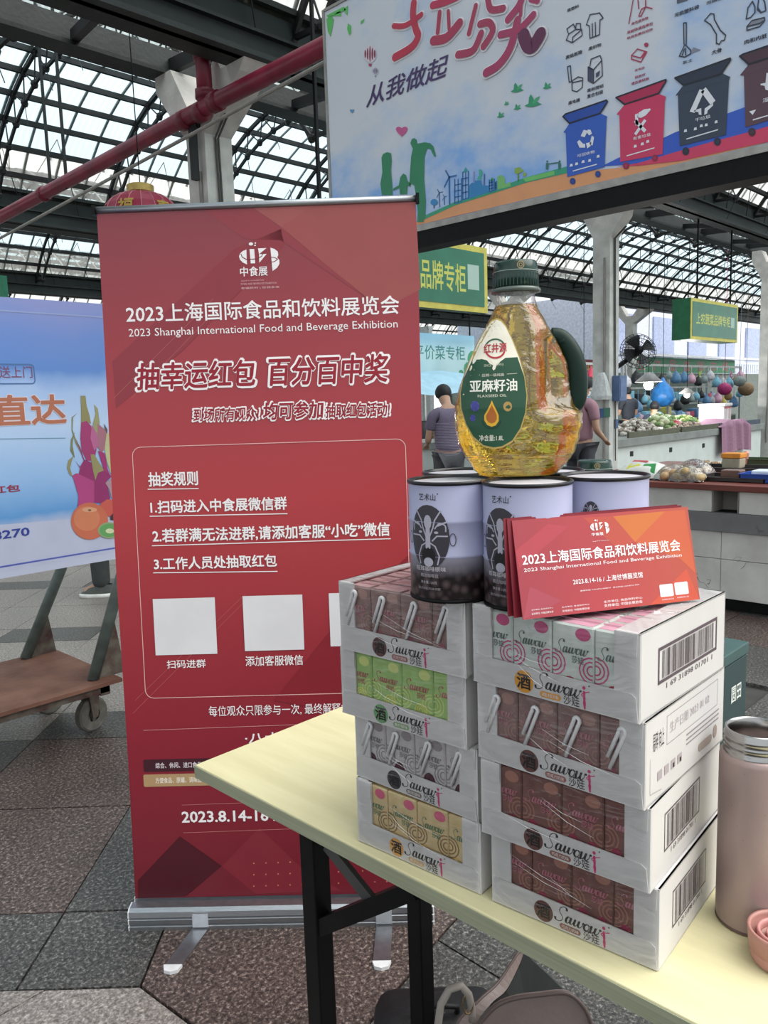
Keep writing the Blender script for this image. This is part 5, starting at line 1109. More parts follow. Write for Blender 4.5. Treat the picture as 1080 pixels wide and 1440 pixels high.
DF = [(((190, 95), (230, 95), (240, 180), (262, 250), (275, 320), (240, 310), (195, 320), (195, 200)), '8a8558', 3), (((165, 235), (130, 270), (125, 370), (150, 440), (190, 520), (215, 600), (150, 480), (118, 380), (118, 270)), '7f8255', 3), (((145, 385), (112, 450), (108, 540), (130, 580), (145, 600), (125, 500), (130, 440)), '75794e', 3.2), (((135, 580), (90, 620), (80, 680), (105, 740), (125, 745), (105, 680), (120, 620)), '8c8660', 3.2),
      (((300, 165), (330, 200), (345, 310), (330, 420), (300, 400), (290, 320), (312, 240)), '97956a', 3), (((330, 320), (400, 380), (410, 440), (390, 520), (360, 560), (320, 500), (325, 400)), 'a06a78', 3.4), (((380, 320), (408, 370), (405, 410), (385, 360)), '5b4a48', 3.6),
      (((195, 310), (240, 300), (275, 340), (290, 440), (320, 530), (300, 620), (240, 620), (200, 540), (188, 440)), '9a3468', 3.5), (((280, 330), (320, 400), (335, 500), (300, 540), (270, 440)), 'b0608a', 3.8), (((150, 440), (190, 520), (220, 610), (290, 640), (400, 690), (440, 750), (400, 790), (430, 920), (420, 960), (350, 965), (270, 960), (165, 1000), (175, 900), (150, 790), (120, 745), (150, 725), (175, 730), (185, 680), (145, 620), (185, 670), (215, 620)), '8c2a62', 3.3),
      (((125, 745), (160, 722), (240, 760), (300, 790), (300, 960), (170, 995), (172, 900)), 'a83f78', 3.9), (((270, 570), (300, 570), (380, 700), (330, 720), (310, 780), (290, 700)), '8f8a5c', 4.0), (((330, 540), (385, 560), (410, 690), (430, 740), (380, 700)), '9b2f6c', 4.0),
      (((400, 400), (445, 390), (470, 500), (475, 760), (440, 740), (400, 620), (385, 520)), 'b9b98a', 4.1), (((390, 800), (440, 765), (480, 780), (480, 930), (440, 920), (420, 850)), 'a88a94', 4.2),
      (((345, 975), (400, 935), (490, 935), (495, 1020), (440, 1080), (380, 1060)), 'c0574a', 4.2), (((430, 1070), (490, 1005), (497, 1110), (430, 1100)), '3a2a30', 4.4)]
for P, c, k in DF: pp_(c8(*P), c, k, 'fruit_print')
def ell(cx, cy, rx, ry, c, k): decal('fruit_print', [SPo.pp([(80+(cx+rx*math.cos(t))/5.76, 540+(cy+ry*math.sin(t))/5.76) for t in [2*pi*i/24 for i in range(24)]])], SPo.at(k), flat(c, .36), po)
ell(262, 1110, 150, 150, 'c0674c', 4.6); ell(240, 1090, 105, 100, 'c97a58', 4.9); ell(262, 1018, 60, 20, 'd09a78', 5.2); ell(262, 1022, 14, 9, '7a5a3c', 5.5)
ell(420, 1185, 92, 66, '8a9a72', 5.6); ell(420, 1185, 78, 54, '5f9a5a', 5.9); ell(425, 1190, 34, 20, 'c9d0a8', 6.2)
# cart
ct = thing('platform_cart', 'rusty steel platform cart with grey handle poles behind the blue poster', 'cart', (1.515, 3.0, 0))
m_rust = mk('rusty_deck', '5b3a2e', .7, 0, .3, 5, .3, 40, col2='7a5546'); m_rust2 = mk('flaking_rust_plate', '3c1f1c', .8, 0, 0, 14, .4, 30, col2='5f5a50'); m_gp = mk('worn_grey_green_paint', '545d58', .5, 0, .2, 18)
M().box(-1.35, 0, .255, 0, .635, .270).build('deck', m_rust, ct)
b = M(); b.box(-1.33, .015, .225, -.05, .04, .2549); b.box(-1.33, .59, .225, -.05, .615, .2549); b.box(-.09, .015, .215, -.05, .61, .2549); b.build('under_frame', m_rust2, ct)
def wheel(x, y, rz):
    mt = T(x, y, 0) @ RZ(rz)
    w = M(); w.lathe([(.030, -.018), (.052, -.018), (.066, -.020), (.074, -.014), (.0755, 0), (.074, .014), (.066, .020), (.052, .018), (.030, .018)], 28, cap=False); w.b.transform(Matrix.Rotation(pi/2, 4, 'X'))
    for k in range(5): a = 2*pi*k/5; w.bar((0, 0, 0), (.055*math.cos(a), 0, .055*math.sin(a)), .016, .02)
    w.lathe([(.016, -.022), (.016, .022)], 14) if 0 else w.bar((0, -.024, 0), (0, .024, 0), .028)
    w.b.transform(T(0, 0, .0765)); w.b.transform(mt); o = w.build('wheel', mk('dusty_grey_rubber', '5f5c55', .8, 0, .2, 25), ct, 'auto')
    f = M(); f.box(-.045, -.035, .195, .045, .035, .2249); 
    for s in (-1, 1): f.prism([(-.03, .195), (.03, .195), (.014, .065), (-.014, .065)], s*.027-.002, s*.027+.002)
    f.b.transform(mt); f.build('caster_fork', m_rust2, ct)
for x, y, r in ((-.045, .215, .25), (-.08, .56, .1), (-1.2, .1, 0), (-1.2, .53, 0)): wheel(x, y, r)
M().tube([(-.150, .60, .270), (.045, .60, .64), (.16, .60, .90), (.16, .07, .90), (.092, .07, .744), (-.09, .075, .270)], .0235, 12).build('handle', m_gp, ct, True)
for y, x0 in ((.60, -.145), (.072, -.085)): M().prism([(x0, .2702), (x0+.135, .2702), (x0+.105, .49)], y-.004, y+.004).build('gusset', m_rust2, ct)
# ================================================================== LANTERN AND SIGNS
ln = thing('red_lantern', 'big round red lantern with gold trim hanging behind the banner top', 'lantern', W(-1.665, 6.0, 2.70))
m_lan = mk('crimson_silk', '8e1c3a', .5, 0, .06, 30); m_gold = mk('gold_trim', 'b59c58', .4, .4, .1, 30)
b = M(); n = 36
prof = [(max(.07, .275*math.sin(pi*i/12)**.8), -.20*math.cos(pi*i/12)) for i in range(13)]
rings = [[b.b.verts.new((r*(1-.018*(k % 2))*math.cos(2*pi*k/n), r*(1-.018*(k % 2))*math.sin(2*pi*k/n), z)) for k in range(n)] for r, z in prof]
for a, c in zip(rings, rings[1:]):
    for k in range(n): b.b.faces.new((a[k], a[(k+1) % n], c[(k+1) % n], c[k]))
b.build('silk_body', m_lan, ln)
rb = M()
for k in range(0, 18): t = 2*pi*k/18; rb.tube([((r+.002)*math.cos(t), (r+.002)*math.sin(t), z) for r, z in prof], .0022, 4)
rb.build('rib_lines', mk('pale_pink_rib', 'c88a94', .5), ln, kind='stuff')
M().lathe([(.085, .19), (.095, .20), (.095, .245), (.085, .25), (.0001, .25)], 24).build('top_cap', m_gold, ln, 'auto'); M().lathe([(.0001, -.26), (.085, -.26), (.095, -.25), (.095, -.2), (.085, -.19)], 24).build('bottom_cap', m_gold, ln)
b = M()
for k in range(24): t = 2*pi*k/24; b.bar((.07*math.cos(t), .07*math.sin(t), -.26), (.07*math.cos(t), .07*math.sin(t), -.5), .006)
b.build('tassel', mk('gold_thread', 'b08c3a', .6), ln, kind='stuff'); M().tube([(0, 0, .25), (0, 0, 1.42)], .004, 5).build('cord', m_black, ln)
for ch, a0 in (('福', -.95), ('春', .1), ('喜', -2)):
    def lfn(x, z, a0=a0): r = .279*max(.05, 1-(z/.2)**2)**.4; a = a0-pi/2+x/.27; return Vector((r*math.cos(a), r*math.sin(a), z))
    text(ch, (-.06, -.02, .06, .11), lfn, flat('a98c3c'), ln, .03, maxlen=.03)
def sign(name, lab, u0, u1, v, z0, z1, body, tb2, depth=.08, fcol='c9bd55', bcol='1f6e52', tcol='c4c65a', side='26634a', frame=.045):
    o = thing(name, lab, 'sign', (u0, v, z0)); w, h = u1-u0, z1-z0
    M().box(0, 0, 0, w, depth, h).build('box_body', mk('sign_side_'+side, side, .4), o)
    M().box(0, -.008, 0, w, -.0002, h).build('frame', mk('sign_frame_'+fcol, fcol, .45), o)
    M().box(frame, -.012, frame, w-frame, -.0085, h-frame).build('face', mk('sign_face_'+bcol, bcol, .22, 0, .12, 4), o)
    f = lambda x, z: Vector((x, -.0126, z))
    if body: text(body, (tb2[0]*w, tb2[1]*h, tb2[2]*w, tb2[3]*h), f, flat(tcol, .35), o, .02)
    return o
s1 = sign('hanging_sign', 'green box sign with yellow frame and yellow characters, partly behind the red banner', 3.35, 5.385, 4.0, 2.045, 2.552, '蔬菜品牌专柜', (.46, .27, .86, .69))
decal('white_square', [sq(1.775, .17, 1.92, .36)], lambda x, z: Vector((x, -.0126, z)), flat('a8c0b4'), s1)
for x in (.3, 1.7): M().bar((x, .04, .507), (x, .04, roofz(4.0)-2.045), .02).build('hanger', m_black, s1)
s2 = sign('hanging_sign', 'small green box sign with yellow frame hanging beyond the right-hand stalls', 11.08, 12.77, 4.78, 2.093, 2.651, '上农蔬菜品牌专柜', (.10, .38, .82, .66), .26, side='1f6a45')
decal('white_square', [sq(1.41, .21, 1.55, .36)], lambda x, z: Vector((x, -.0126, z)), flat('a8c0b4'), s2)
for x in (.3, 1.5): M().bar((x, .04, .557), (x, .04, 3.735-2.093), .02).build('hanger', m_black, s2)
a = aty(9, 388, 8.6); c = aty(9, 425, 8.6)
s3 = sign('hanging_sign', 'sliver of a green sign above the blue poster at the left edge', a.x-1.4, a.x, 8.6, c.z-.15, a.z, '', None, .08, '1a6a50', '1a6a50')
M().bar((1.2, .04, a.z-c.z+.15), (1.2, .04, roofz(8.6)-c.z+.15), .02).build('hanger', m_black, s3)
a = aty(560, 466, 9.4); c = aty(668, 532, 9.4)
bl2 = thing('stall_banner', 'pale turquoise banner with dark teal characters over the distant stall left of the bottle', 'banner', (a.x, 9.4, c.z)); w, h = c.x-a.x, a.z-c.z
M().box(0, 0, 0, w, .02, h).build('cloth', printed('turquoise_print', [(0, 'a9c9cf'), (.55, 'b3d0d6'), (.8, '9cc4d6'), (1, '86b6d0')], 'Z', .5, 0, h, .2, 3), bl2)
text('平价菜专柜', (w*.18, h*.42, w*.86, h*.74), lambda x, z: Vector((x, -.002, z)), flat('3d7f7a'), bl2, .01)
decal('print_leaf', [circ(w*.9, h*.22, .13, 10), circ(w*.97, h*.45, .16, 10), circ(w*.8, h*.1, .08, 10)], lambda x, z: Vector((x, -.002, z)), flat('3f9068'), bl2)
M().tube([(.05, -.35, -.06), (w*.9, -.35, .0)], .03, 6).build('awning_strip', mk('glowing_awning_white', 'f4f7fb', .4, emis=.8), bl2);  # strip of white awning, no lamp; its brightness is added as glow
for x in (.1, w-.1): M().bar((x, .03, h), (x, .03, roofz(9.4)-c.z), .02).build('hanger', m_black, bl2)
a = aty(812, 505, 12.0); c = aty(838, 572, 12.0)
rs = thing('red_sign', 'dark red upright sign with gold characters just right of the bottle handle', 'sign', (a.x, 12.0, c.z)); w, h = c.x-a.x, a.z-c.z
M().box(0, 0, 0, w*1.5, .05, h).build('board', mk('maroon_board', '6f1c2c', .5), rs); text('一切', (.05*w, h*.62, .9*w, h*.88), lambda x, z: Vector((x, -.003, z)), flat('b8963c'), rs, .02); decal('print_shape', [circ(w*.4, h*.25, w*.25, 14)], lambda x, z: Vector((x, -.003, z)), flat('b9a0a4'), rs)
M().box(.02, .01, -c.z, .08, .06, 0).build('post', m_conc, rs)
# ================================================================== NEAR MARKET COUNTER
m_tile_w = mk('worn_white_marble', 'd2cfc9', .5, 0, 0, 5, .05, 30, col2='bdbab4')
m_grey_st = mk('grey_stone_ledge', '6f6f70', .6, 0, .12, 8)
nc = thing('market_counter', 'white marble-faced market counter with an open drawer slot, right behind the drink cases', 'counter', (4.95, .2, 0))
Y1 = 2.75; Y0_ = 0
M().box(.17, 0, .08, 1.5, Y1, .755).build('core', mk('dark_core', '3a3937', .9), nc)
def slab(y0, y1, z0, z1, x=0): M().rbox(x, y0+.0015, z0, x+.03, y1-.0015, z1, .002, None, 1).build('marble_panel', m_tile_w, nc)
for y0, y1 in ((0, .8), (.8, 1.61), (1.772, 2.25), (2.25, 2.75)): slab(y0, y1, .620, .757, -.015)
b = M(); b.box(-.012, 1.612, .62, .16, 1.618, .757); b.box(-.012, 1.764, .62, .16, 1.77, .757); b.box(.14, 1.615, .62, .16, 1.767, .757); b.build('drawer_slot', mk('slot_grey', '8d8983', .7), nc)
nc.children[0]  # core stays behind the slot
M().rbox(-.02, 0, .500, .03, Y1, .618, .003).build('ledge', m_grey_st, nc)
for z0, z1 in ((.082, .326), (.329, .498)):
    for y0, y1 in ((0, .5), (.5, 1.1), (1.1, 1.715), (1.715, 2.3), (2.3, 2.75)): slab(y0, y1, z0, z1)
M().box(.05, .01, 0, 1.45, Y1-.02, .081).build('kick_plate', m_black, nc)
rr = random.Random(9); P = []
for i in range(16):
    y, z = rr.uniform(.9, 2.5), rr.uniform(.1, .72); pts = [(y, z)]
    for j in range(4): y += rr.uniform(-.03, .03); z += rr.uniform(-.035, .03); pts.append((y, z))
    P += strip(pts, rr.uniform(.0012, .003))
decal('scuffs', P, lambda y, z: Vector((-.0008 if z < .5 else -.0208 if z < .618 else -.0158, y, z)), flat('5f5b58', .6), nc)['kind'] = 'stuff'
m_redw = mk('red_brown_counter_edge', '6b352c', .45, 0, .25, 4, stretch=(4, .5, 1))
M().rbox(-.06, -.05, .758, 1.55, Y1+.03, .795, .004).build('countertop', m_redw, nc)
M().box(-.0605, 1.68, .772, -.0590, Y1, .7935).build('edge_strip', mk('dark_red_strip', '5d1f24', .4), nc) if 0 else None
ZT = .7955
def on(x, y, z=ZT): return atz(x, y, z)
def tray(name, lab, px, py, w, d, h, col, ang_=0, wallt=.006, cat='tray', group=None):
    p = on(px, py); o = thing(name, lab, cat, (p.x, p.y, ZT), ang_, group)
    b = M(); b.box(0, -w/2, 0, d, w/2, .004)
    for a in ((0, -w/2, wallt, w/2), (d-wallt, -w/2, d, w/2)): b.box(a[0], a[1], 0, a[2], a[3], h)
    for a in ((0, -w/2, d, -w/2+wallt), (0, w/2-wallt, d, w/2)): b.box(a[0], a[1], 0, a[2], a[3], h)
    b.build('tray_body', mk('plastic_'+col, col, .4), o); M().box(-.008, -w/2-.008, h-.004, d+.008, -w/2+.001, h).box(-.008, w/2-.001, h-.004, d+.008, w/2+.008, h).box(-.008, -w/2, h-.004, .001, w/2, h).box(d-.001, -w/2, h-.004, d+.008, w/2, h).build('rim', mk('plastic_'+col, col, .4), o)
    return o
tray('serving_tray', 'dark shallow tray holding the brown jelly block on the near counter', 1025, 678, .42, .30, .028, '35302f')
tray('serving_tray', 'second dark tray behind the brown jelly block on the near counter', 1025, 664, .50, .32, .03, '3b3838')
tray('plastic_basket', 'bright blue plastic basket at the right edge on the near counter', 1075, 680, .30, .22, .055, '1f459c', cat='basket')
tray('serving_tray', 'green leafy tray under an ice cream coloured tag on the near counter', 1062, 655, .34, .2, .05, '46553c')
p = on(1021, 676, ZT+.006); o = thing('jelly_block', 'brown block of jelly in a clear tub on the near counter', 'food', (p.x+.06, p.y, ZT+.0045)); M().rbox(0, -.06, 0, .10, .06, .062, .006).build('block', mk('brown_jelly', '6f5148', .25), o)
p = on(1018, 662); o = thing('plastic_tub', 'clear tub with a bright orange lid behind the brown jelly', 'tub', (p.x+.12, p.y, ZT+.0045))
M().rbox(0, -.065, 0, .12, .065, .075, .01).build('tub_body', mk('cloudy_plastic', 'a39a86', .3), o); M().rbox(-.005, -.07, .075, .125, .07, .112, .006).build('tub_lid', mk('orange_lid', 'd98a2b', .4), o)
p = on(1047, 655); o = thing('price_tag', 'small pink cone-shaped tag on a stick on the green tray', 'tag', (p.x+.03, p.y, ZT+.004)); M().lathe([(.0001, .0), (.006, .002), (.02, .075), (.022, .09), (.012, .105), (.0001, .108)], 12).build('tag_body', mk('salmon_tag', 'd99a86', .5), o)
o = thing('napkin_pack', 'white pack lying in the blue basket on the near counter', 'pack', (on(1075, 680).x+.05, on(1075, 680).y, ZT+.0045)); M().rbox(0, -.11, 0, .14, .10, .068, .01).build('pack_body', mk('white_pack', 'cfd6e4', .5), o)
p = on(995, 655); o = thing('dinner_plate', 'white plate of food scraps at the back on the near counter', 'plate', (p.x+.1, p.y, ZT)); M().lathe([(.0001, 0), (.07, .001), (.12, .014), (.118, .017), (.068, .005), (.0001, .004)], 28).build('plate_body', mk('white_ceramic', 'c9c6c2', .3), o, True)
o2 = M()
for i in range(30): o2.ball((rr.uniform(-.07, .07), rr.uniform(-.07, .07), .012+rr.uniform(0, .012)), rr.uniform(.008, .016), .7, 6, 4)
o2.build('scraps', mk('food_scraps', '9a7f60', .6), o, True, kind='stuff')
def lump_bag(px, py, n_, spread, r, col, lab, filmcol=(1, 1, 1), zh=.07, name='produce_bag', wrap=True):
    p = on(px, py); o = thing(name, lab, 'bag', (p.x+.1, p.y, ZT), 0, 'plastic bags of vegetables on the near counter')
    rn = random.Random(int(px))
    for i in range(n_):
        x, y = rn.gauss(0, spread*.45), rn.uniform(-spread, spread); rd = r*rn.uniform(.8, 1.15); z = rd*.85+(zh*.5 if i % 3 == 0 else 0)*max(0, 1-abs(y)/spread)
        M().ball((x*.7, y, z), rd, .85, 12, 8, sx=rn.uniform(.9, 1.15)).build('vegetable', mk('veg_'+col, col, .5, 0, .15, 20), o, True)
    if wrap:
        M().grid(lambda a, b_: ((a-.5)*spread*1.7, (b_-.5)*spread*2.5, .004+(zh+r*.9)*max(0, math.sin(a*pi))**.5*max(0, math.sin(b_*pi))**.5+.006*math.sin(a*31+b_*17)), 22, 22).build('bag_film', film('bag_film', filmcol, .16, .2, .8, 20), o, True)
    return o
lump_bag(936, 677, 14, .085, .031, 'b5936c', 'clear bag of round tan potatoes at the counter edge, left of the trays')
lump_bag(958, 679, 12, .085, .030, 'a98f62', 'clear bag of yellowish potatoes, frontmost of the bags on the near counter')
lump_bag(968, 668, 12, .10, .028, 'c2ac92', 'clear bag of pale potatoes behind the others on the near counter')
bg3 = lump_bag(897, 673, 10, .13, .034, 'b9b7ac', 'white printed carrier bag with green, yellow and red patches, leftmost on the near counter', wrap=False)
M().grid(lambda a, b_: ((a-.5)*.3, (b_-.5)*.36, .004+.105*max(0, math.sin(a*pi))**.45*max(0, math.sin(b_*pi))**.45+.006*math.sin(a*25+b_*11)), 22, 22).build('carrier_bag', mk('white_carrier_bag', 'c9c8c2', .35, 0, .05, 10), bg3, True)
cf2 = lambda y, t: Vector((-.13+.10*t, y, .02+.095*t**.6+.006))
for P, c in (([(-.13, .0), (-.02, .0), (-.03, .6), (-.11, .7)], '2f8a4a'), ([(-.01, .25), (.08, .2), (.07, .6), (0, .62)], 'c9c23a'), ([(-.05, .8), (.07, .8), (.06, .95), (-.04, .95)], 'b8424a')): decal('bag_print', [P], cf2, flat(c, .35), bg3, .02)
# ================================================================== FAR COUNTER
fc = thing('market_counter', 'long white counter with a grey slab top and small square vents, beyond the near one', 'counter', (9.93, 5.30, 0))
m_off = mk('pale_grey_tiles', 'd0d6d1', .5, 0, .04, 5); m_slab = mk('grey_cement_slab', '888b87', .7, 0, .12, 6)
M().box(0, 0, 0, 5.5, 1.2, .655).build('counter_body', m_off, fc); M().rbox(-.02, -.05, .656, 5.55, 1.25, .765, .006).build('slab_top', m_slab, fc)
for x, y in ((888, 638), (943, 632.5), (989, 626.5), (1029, 622)):
    q = aty(x, y, 5.30); M().box(q.x-9.93-.045, -.006, q.z-.035, q.x-9.93+.045, .001, q.z+.035).build('vent', m_rib, fc)
lc = thing('market_counter', 'short grey-topped counter left of the second column, behind the bottle', 'counter', (8.4, 5.6, 0))
M().box(0, 0, 0, .8, 2.4, .70).build('counter_body', m_off, lc); M().rbox(-.05, -.05, .701, .85, 2.45, .80, .006).build('slab_top', m_slab, lc)
def heap(name, lab, x, y, sx, sy, h, r, cols, n_, z0=.766, cat='produce', flatb=.8):
    rn = random.Random(hash_(lab)); o = thing(name, lab, cat, (x, y, z0)); 
    bs = {c: M() for c in cols}
    for i in range(n_):
        a, q = rn.uniform(0, 2*pi), math.sqrt(rn.random()); px, py = q*math.cos(a), q*math.sin(a)
        rd = r*rn.uniform(.7, 1.2); bs[rn.choice(cols)].ball((px*sx, py*sy, rd*.7+h*(1-q*q)*rn.uniform(.55, 1)), rd, flatb, 6, 4, sx=rn.uniform(.8, 1.3))
    for c, b in bs.items(): b.build(name+'_pile', mk('veg_'+c, c, .5, 0, .15, 20), o, True, kind='stuff')
    return o
def hash_(s): return sum(ord(c)*(i+1) for i, c in enumerate(s))
for nm, lab, x, y, sx, sy, h, r, cols, n_ in (
    ('onion_heap', 'heap of pale garlic and onions at the left end of the far counter', 11.3, 5.68, .55, .28, .22, .035, ['d2cbc1', 'b5aca2', '8c8076'], 260),
    ('carrot_heap', 'orange and pink vegetables behind the garlic heap on the far counter', 11.35, 6.28, .42, .16, .30, .06, ['d9704c', 'cc5a68', 'c8986a'], 70),
    ('cabbage_heap', 'pale green cabbages in the middle of the far counter', 12.75, 5.98, .50, .26, .22, .06, ['c5d2a4', 'd5d7b4', '7f9a62'], 90),
    ('ginger_heap', 'brown knobbly ginger in front of the cabbages on the far counter', 12.65, 5.47, .60, .12, .10, .035, ['9f8a76', 'b89f88', '7f6d60'], 160),
    ('greens_heap', 'dark and bright greens right of the cabbages on the far counter', 13.75, 6.0, .36, .25, .18, .05, ['7f9f55', '5f7f4a', 'b8c87a'], 80),
    ('radish_heap', 'red and white radishes right of the ginger on the far counter', 12.95, 5.80, .2, .15, .12, .04, ['c84a5c', 'e9e2dc', 'd98a90'], 80)): heap(nm, lab, x, y, sx, sy, h, r, cols, n_)
for i, (u0, u1, c, lab) in enumerate(((10.3, 11.9, '5f5f4e', 'olive wooden edge board in front of the garlic heap'), (12.0, 13.4, '545646', 'olive wooden edge board in front of the ginger'), (13.45, 15.3, '4a5260', 'bluish edge board at the right of the far counter'))):
    tag(M().box(u0, 5.27, .766, u1, 5.30, .845).build('edge_board', mk('board_'+c, c, .7), None), lab, 'board')
fb = thing('foam_box', 'white foam box with red tape stripes on the far counter', 'box', (14.95, 5.95, .766), .2)
M().rbox(-.34, -.22, 0, .34, .22, .33, .02).build('box_body', mk('white_foam', 'd6d2d2', .7), fb); M().rbox(-.36, -.24, .331, .36, .24, .385, .015).build('box_lid', mk('white_foam', 'd6d2d2'), fb)
for x in (-.2, .1, .22): M().box(x-.02, -.2215, .02, x+.015, -.2205, .33).build('tape', flat('b8545c'), fb)
M().box(-.33, -.2215, .29, .33, -.2205, .325).build('tape', flat('b8545c'), fb)
# mauve cloth thrown over the counter's right end
def clo(a, b_):
    u = 13.35+a*1.25; t = b_*1.5; fold = .025*math.sin(a*19)+.015*math.sin(a*41+1)
    if t < .55: y, z = 5.75-t, .80+.02*math.sin(a*13+t*9)+.04*math.sin(a*pi)
    else: y, z = 5.19+fold-.02*(t-.55), .80-(t-.55)*(.55+.35*a)
    return (u+.12*b_*math.sin(a*pi), y, max(.32, z)+.05*math.sin(a*3))
tag(M().grid(clo, 40, 30).build('mauve_cloth', mk('mauve_fabric', '9a7288', .8, 0, .1, 30), None, True), 'mauve cloth draped over the right end of the far counter', 'cloth')
# fan on the column, meter box, wrapped bundle, small notices
fn_ = thing('wall_fan', 'black wall fan in a wire cage on a bracket beside the second column', 'fan', (10.20, 5.10, 1.93))
fnr = Matrix.Rotation(-.85, 4, 'Z') @ Matrix.Rotation(-.25, 4, 'X')
cg = M()
for k in range(28):
    t = 2*pi*k/28; cg.tube([(.03*math.cos(t), -.10, .03*math.sin(t)), (.15*math.cos(t), -.085, .15*math.sin(t)), (.235*math.cos(t), 0, .235*math.sin(t)), (.16*math.cos(t), .07, .16*math.sin(t))], .0028, 4)
for r, y in ((.238, 0), (.15, -.085), (.21, -.03), (.16, .07)): cg.tube([(r*math.cos(2*pi*k/28), y, r*math.sin(2*pi*k/28)) for k in range(28)], .004, 5, closed=True)
cg.b.transform(fnr); cg.build('cage', m_black, fn_)
for k in range(4):
    bl = M(); t = pi/2*k+.4; bl.grid(lambda a, b_: ((.03+.17*a)*math.cos(t+(b_-.5)*1.0), -.03+.05*(b_-.5), (.03+.17*a)*math.sin(t+(b_-.5)*1.0)), 6, 6); bl.b.transform(fnr); bl.build('blade', mk('dark_blade', '1c1d20', .4), fn_)
hb = M(); hb.tube([(0, -.06, 0), (0, .16, 0)], .055, 14); hb.b.transform(fnr); hb.build('motor', m_black, fn_, True)
M().bar((.05, .05, -.02), (-.28, .18, -.22), .04, .05).build('bracket', m_black, fn_); M().bar((-.28, .18, -.22), (-.28, .18, -.02), .05, .04).build('bracket', m_black, fn_)
q = atx(864, 575, 9.60); mbx = thing('meter_box', 'blue-grey electrical box on the second column under the fan', 'box', (9.70, 5.10, 1.28)); M().rbox(0, 0, 0, .20, .105, .33, .008).build('box_body', mk('blue_grey_enamel', '53688f', .4), mbx); M().box(.02, -.004, .05, .17, -.0005, .29).build('door', mk('blue_grey_door', '5d7299', .4), mbx)
q = atx(845, 560, 9.60); wb = thing('wrapped_bundle', 'crumpled white plastic wrapping tied on the second column', 'wrapping', (9.60, q.y, q.z)); 
rn = random.Random(4); M().lathe([(.14+.02*rn.random(), -.02), (.155, .03), (.13, .12), (.10, .22), (.075, .29), (.05, .33)], 11, sx=.55).build('wrap', mk('crumpled_plastic', 'c9cac9', .3, 0, .1, 20, .8, 25), wb)
for i, (x, y, c, c_) in enumerate(((845, 581, '45608c', '7da38c'), (853.5, 580, '4f7f6c', '9ab8c0'))):
    q = atx(x, y, 9.605); tag(M().box(9.603, q.y-.045, q.z-.06, 9.608, q.y+.045, q.z+.06).build('small_notice', flat(c)), 'small %s notice stuck on the second column under the wrapping' % ('blue' if i == 0 else 'green'), 'notice')
q = aty(866, 596, 5.21); tag(M().box(q.x-.05, 5.203, q.z-.06, q.x+.05, 5.2085, q.z+.06).build('small_notice', flat('45608c')), 'small blue notice low on the right face of the second column', 'notice')
# pendant lamps
def lamp(x, y, v, lab, s=1):
    q = aty(x, y, v); o = thing('pendant_lamp', lab, 'lamp', tuple(q), 0, 'white cone lamps over the far stalls')
    M().lathe([(.03*s, .17*s), (.06*s, .15*s), (.24*s, .0), (.235*s, -.005), (.055*s, .14*s), (.03*s, .165*s)], 24).build('shade', mk('grey_shade', '8f8d8c', .4), o, True)
    M().ball((0, 0, -.055*s), .085*s, 1, 14, 10).build('bulb', mk('lit_bulb', 'fbfdff', .3, emis=6), o, True)
    lt_ = bpy.data.lights.new('lamp_light', 'POINT'); lt_.energy = 45*s*s+10; lt_.shadow_soft_size = .1; lt_.color = (1, .99, .96); lo_ = bpy.data.objects.new('lamp_light', lt_); COL.objects.link(lo_); lo_.location = (0, 0, -.2*s); lo_.parent = o
    M().tube([(0, 0, .17*s), (0, 0, roofz(v)-q.z)], .006, 5).build('cord', m_black, o)
lamp(912, 537, 6.6, 'cone lamp with a lit bulb hanging left of the blue bundle'); lamp(966, 553, 6.2, 'cone lamp in the middle, over the cabbages', .6); lamp(821, 556, 7.6, 'cone lamp seen through the gap right of the bottle handle', .8)
# ================================================================== far stalls: racks with hung and stacked goods
rk = thing('market_rack', 'pale metal rack of poles and shelves at the back, behind the far counter', 'rack', (11.5, 8.3, 0))
b = M()
for x in (0, 2.2, 4.4, 6.6, 8.8, 11): b.bar((x, 0, 0), (x, 0, 2.0), .05)
b.bar((0, 0, 2.0), (11, 0, 2.0), .05); b.bar((0, 0, 1.5), (11, 0, 1.5), .04); b.bar((0, .45, 1.1), (11, .45, 1.1), .04); b.bar((0, .80, 1.1), (11, .80, 1.1), .04); b.build('poles', mk('pale_pole', 'a9aca9', .5, .3), rk)
M().box(0, .1, .72, 11, 1.0, .76).build('shelf', mk('grey_shelf', '7d8380', .7), rk); M().box(0, .1, .0, 11, 1.0, .719).build('front_board', mk('dark_green_boards', '3f4c48', .8), rk)
M().box(0, 1.05, 0, 11, 1.1, 1.75).build('back_board', mk('dull_grey_green', '5d6660', .8), rk)
PAL = [('7fb8cf', 'light blue'), ('c9c9cf', 'white'), ('b8405a', 'red'), ('3c8a55', 'green'), ('8f6f4a', 'brown'), ('5f88b0', 'blue'), ('d2a3b8', 'pink'), ('c9b85a', 'yellow'), ('2a2c30', 'black'), ('8d9a9a', 'grey')]
ORD = 'leftmost second third fourth fifth sixth seventh eighth ninth tenth eleventh twelfth thirteenth fourteenth fifteenth sixteenth seventeenth eighteenth nineteenth twentieth'.split()
def nth(i, n):
    if i == 0: return 'leftmost'
    if i < n/2 and i < 20: return ORD[i]+' from the left'
    j = n-1-i; return 'rightmost' if j == 0 else ORD[j]+' from the right' if j < 20 else ORD[19]+' or so from the right'
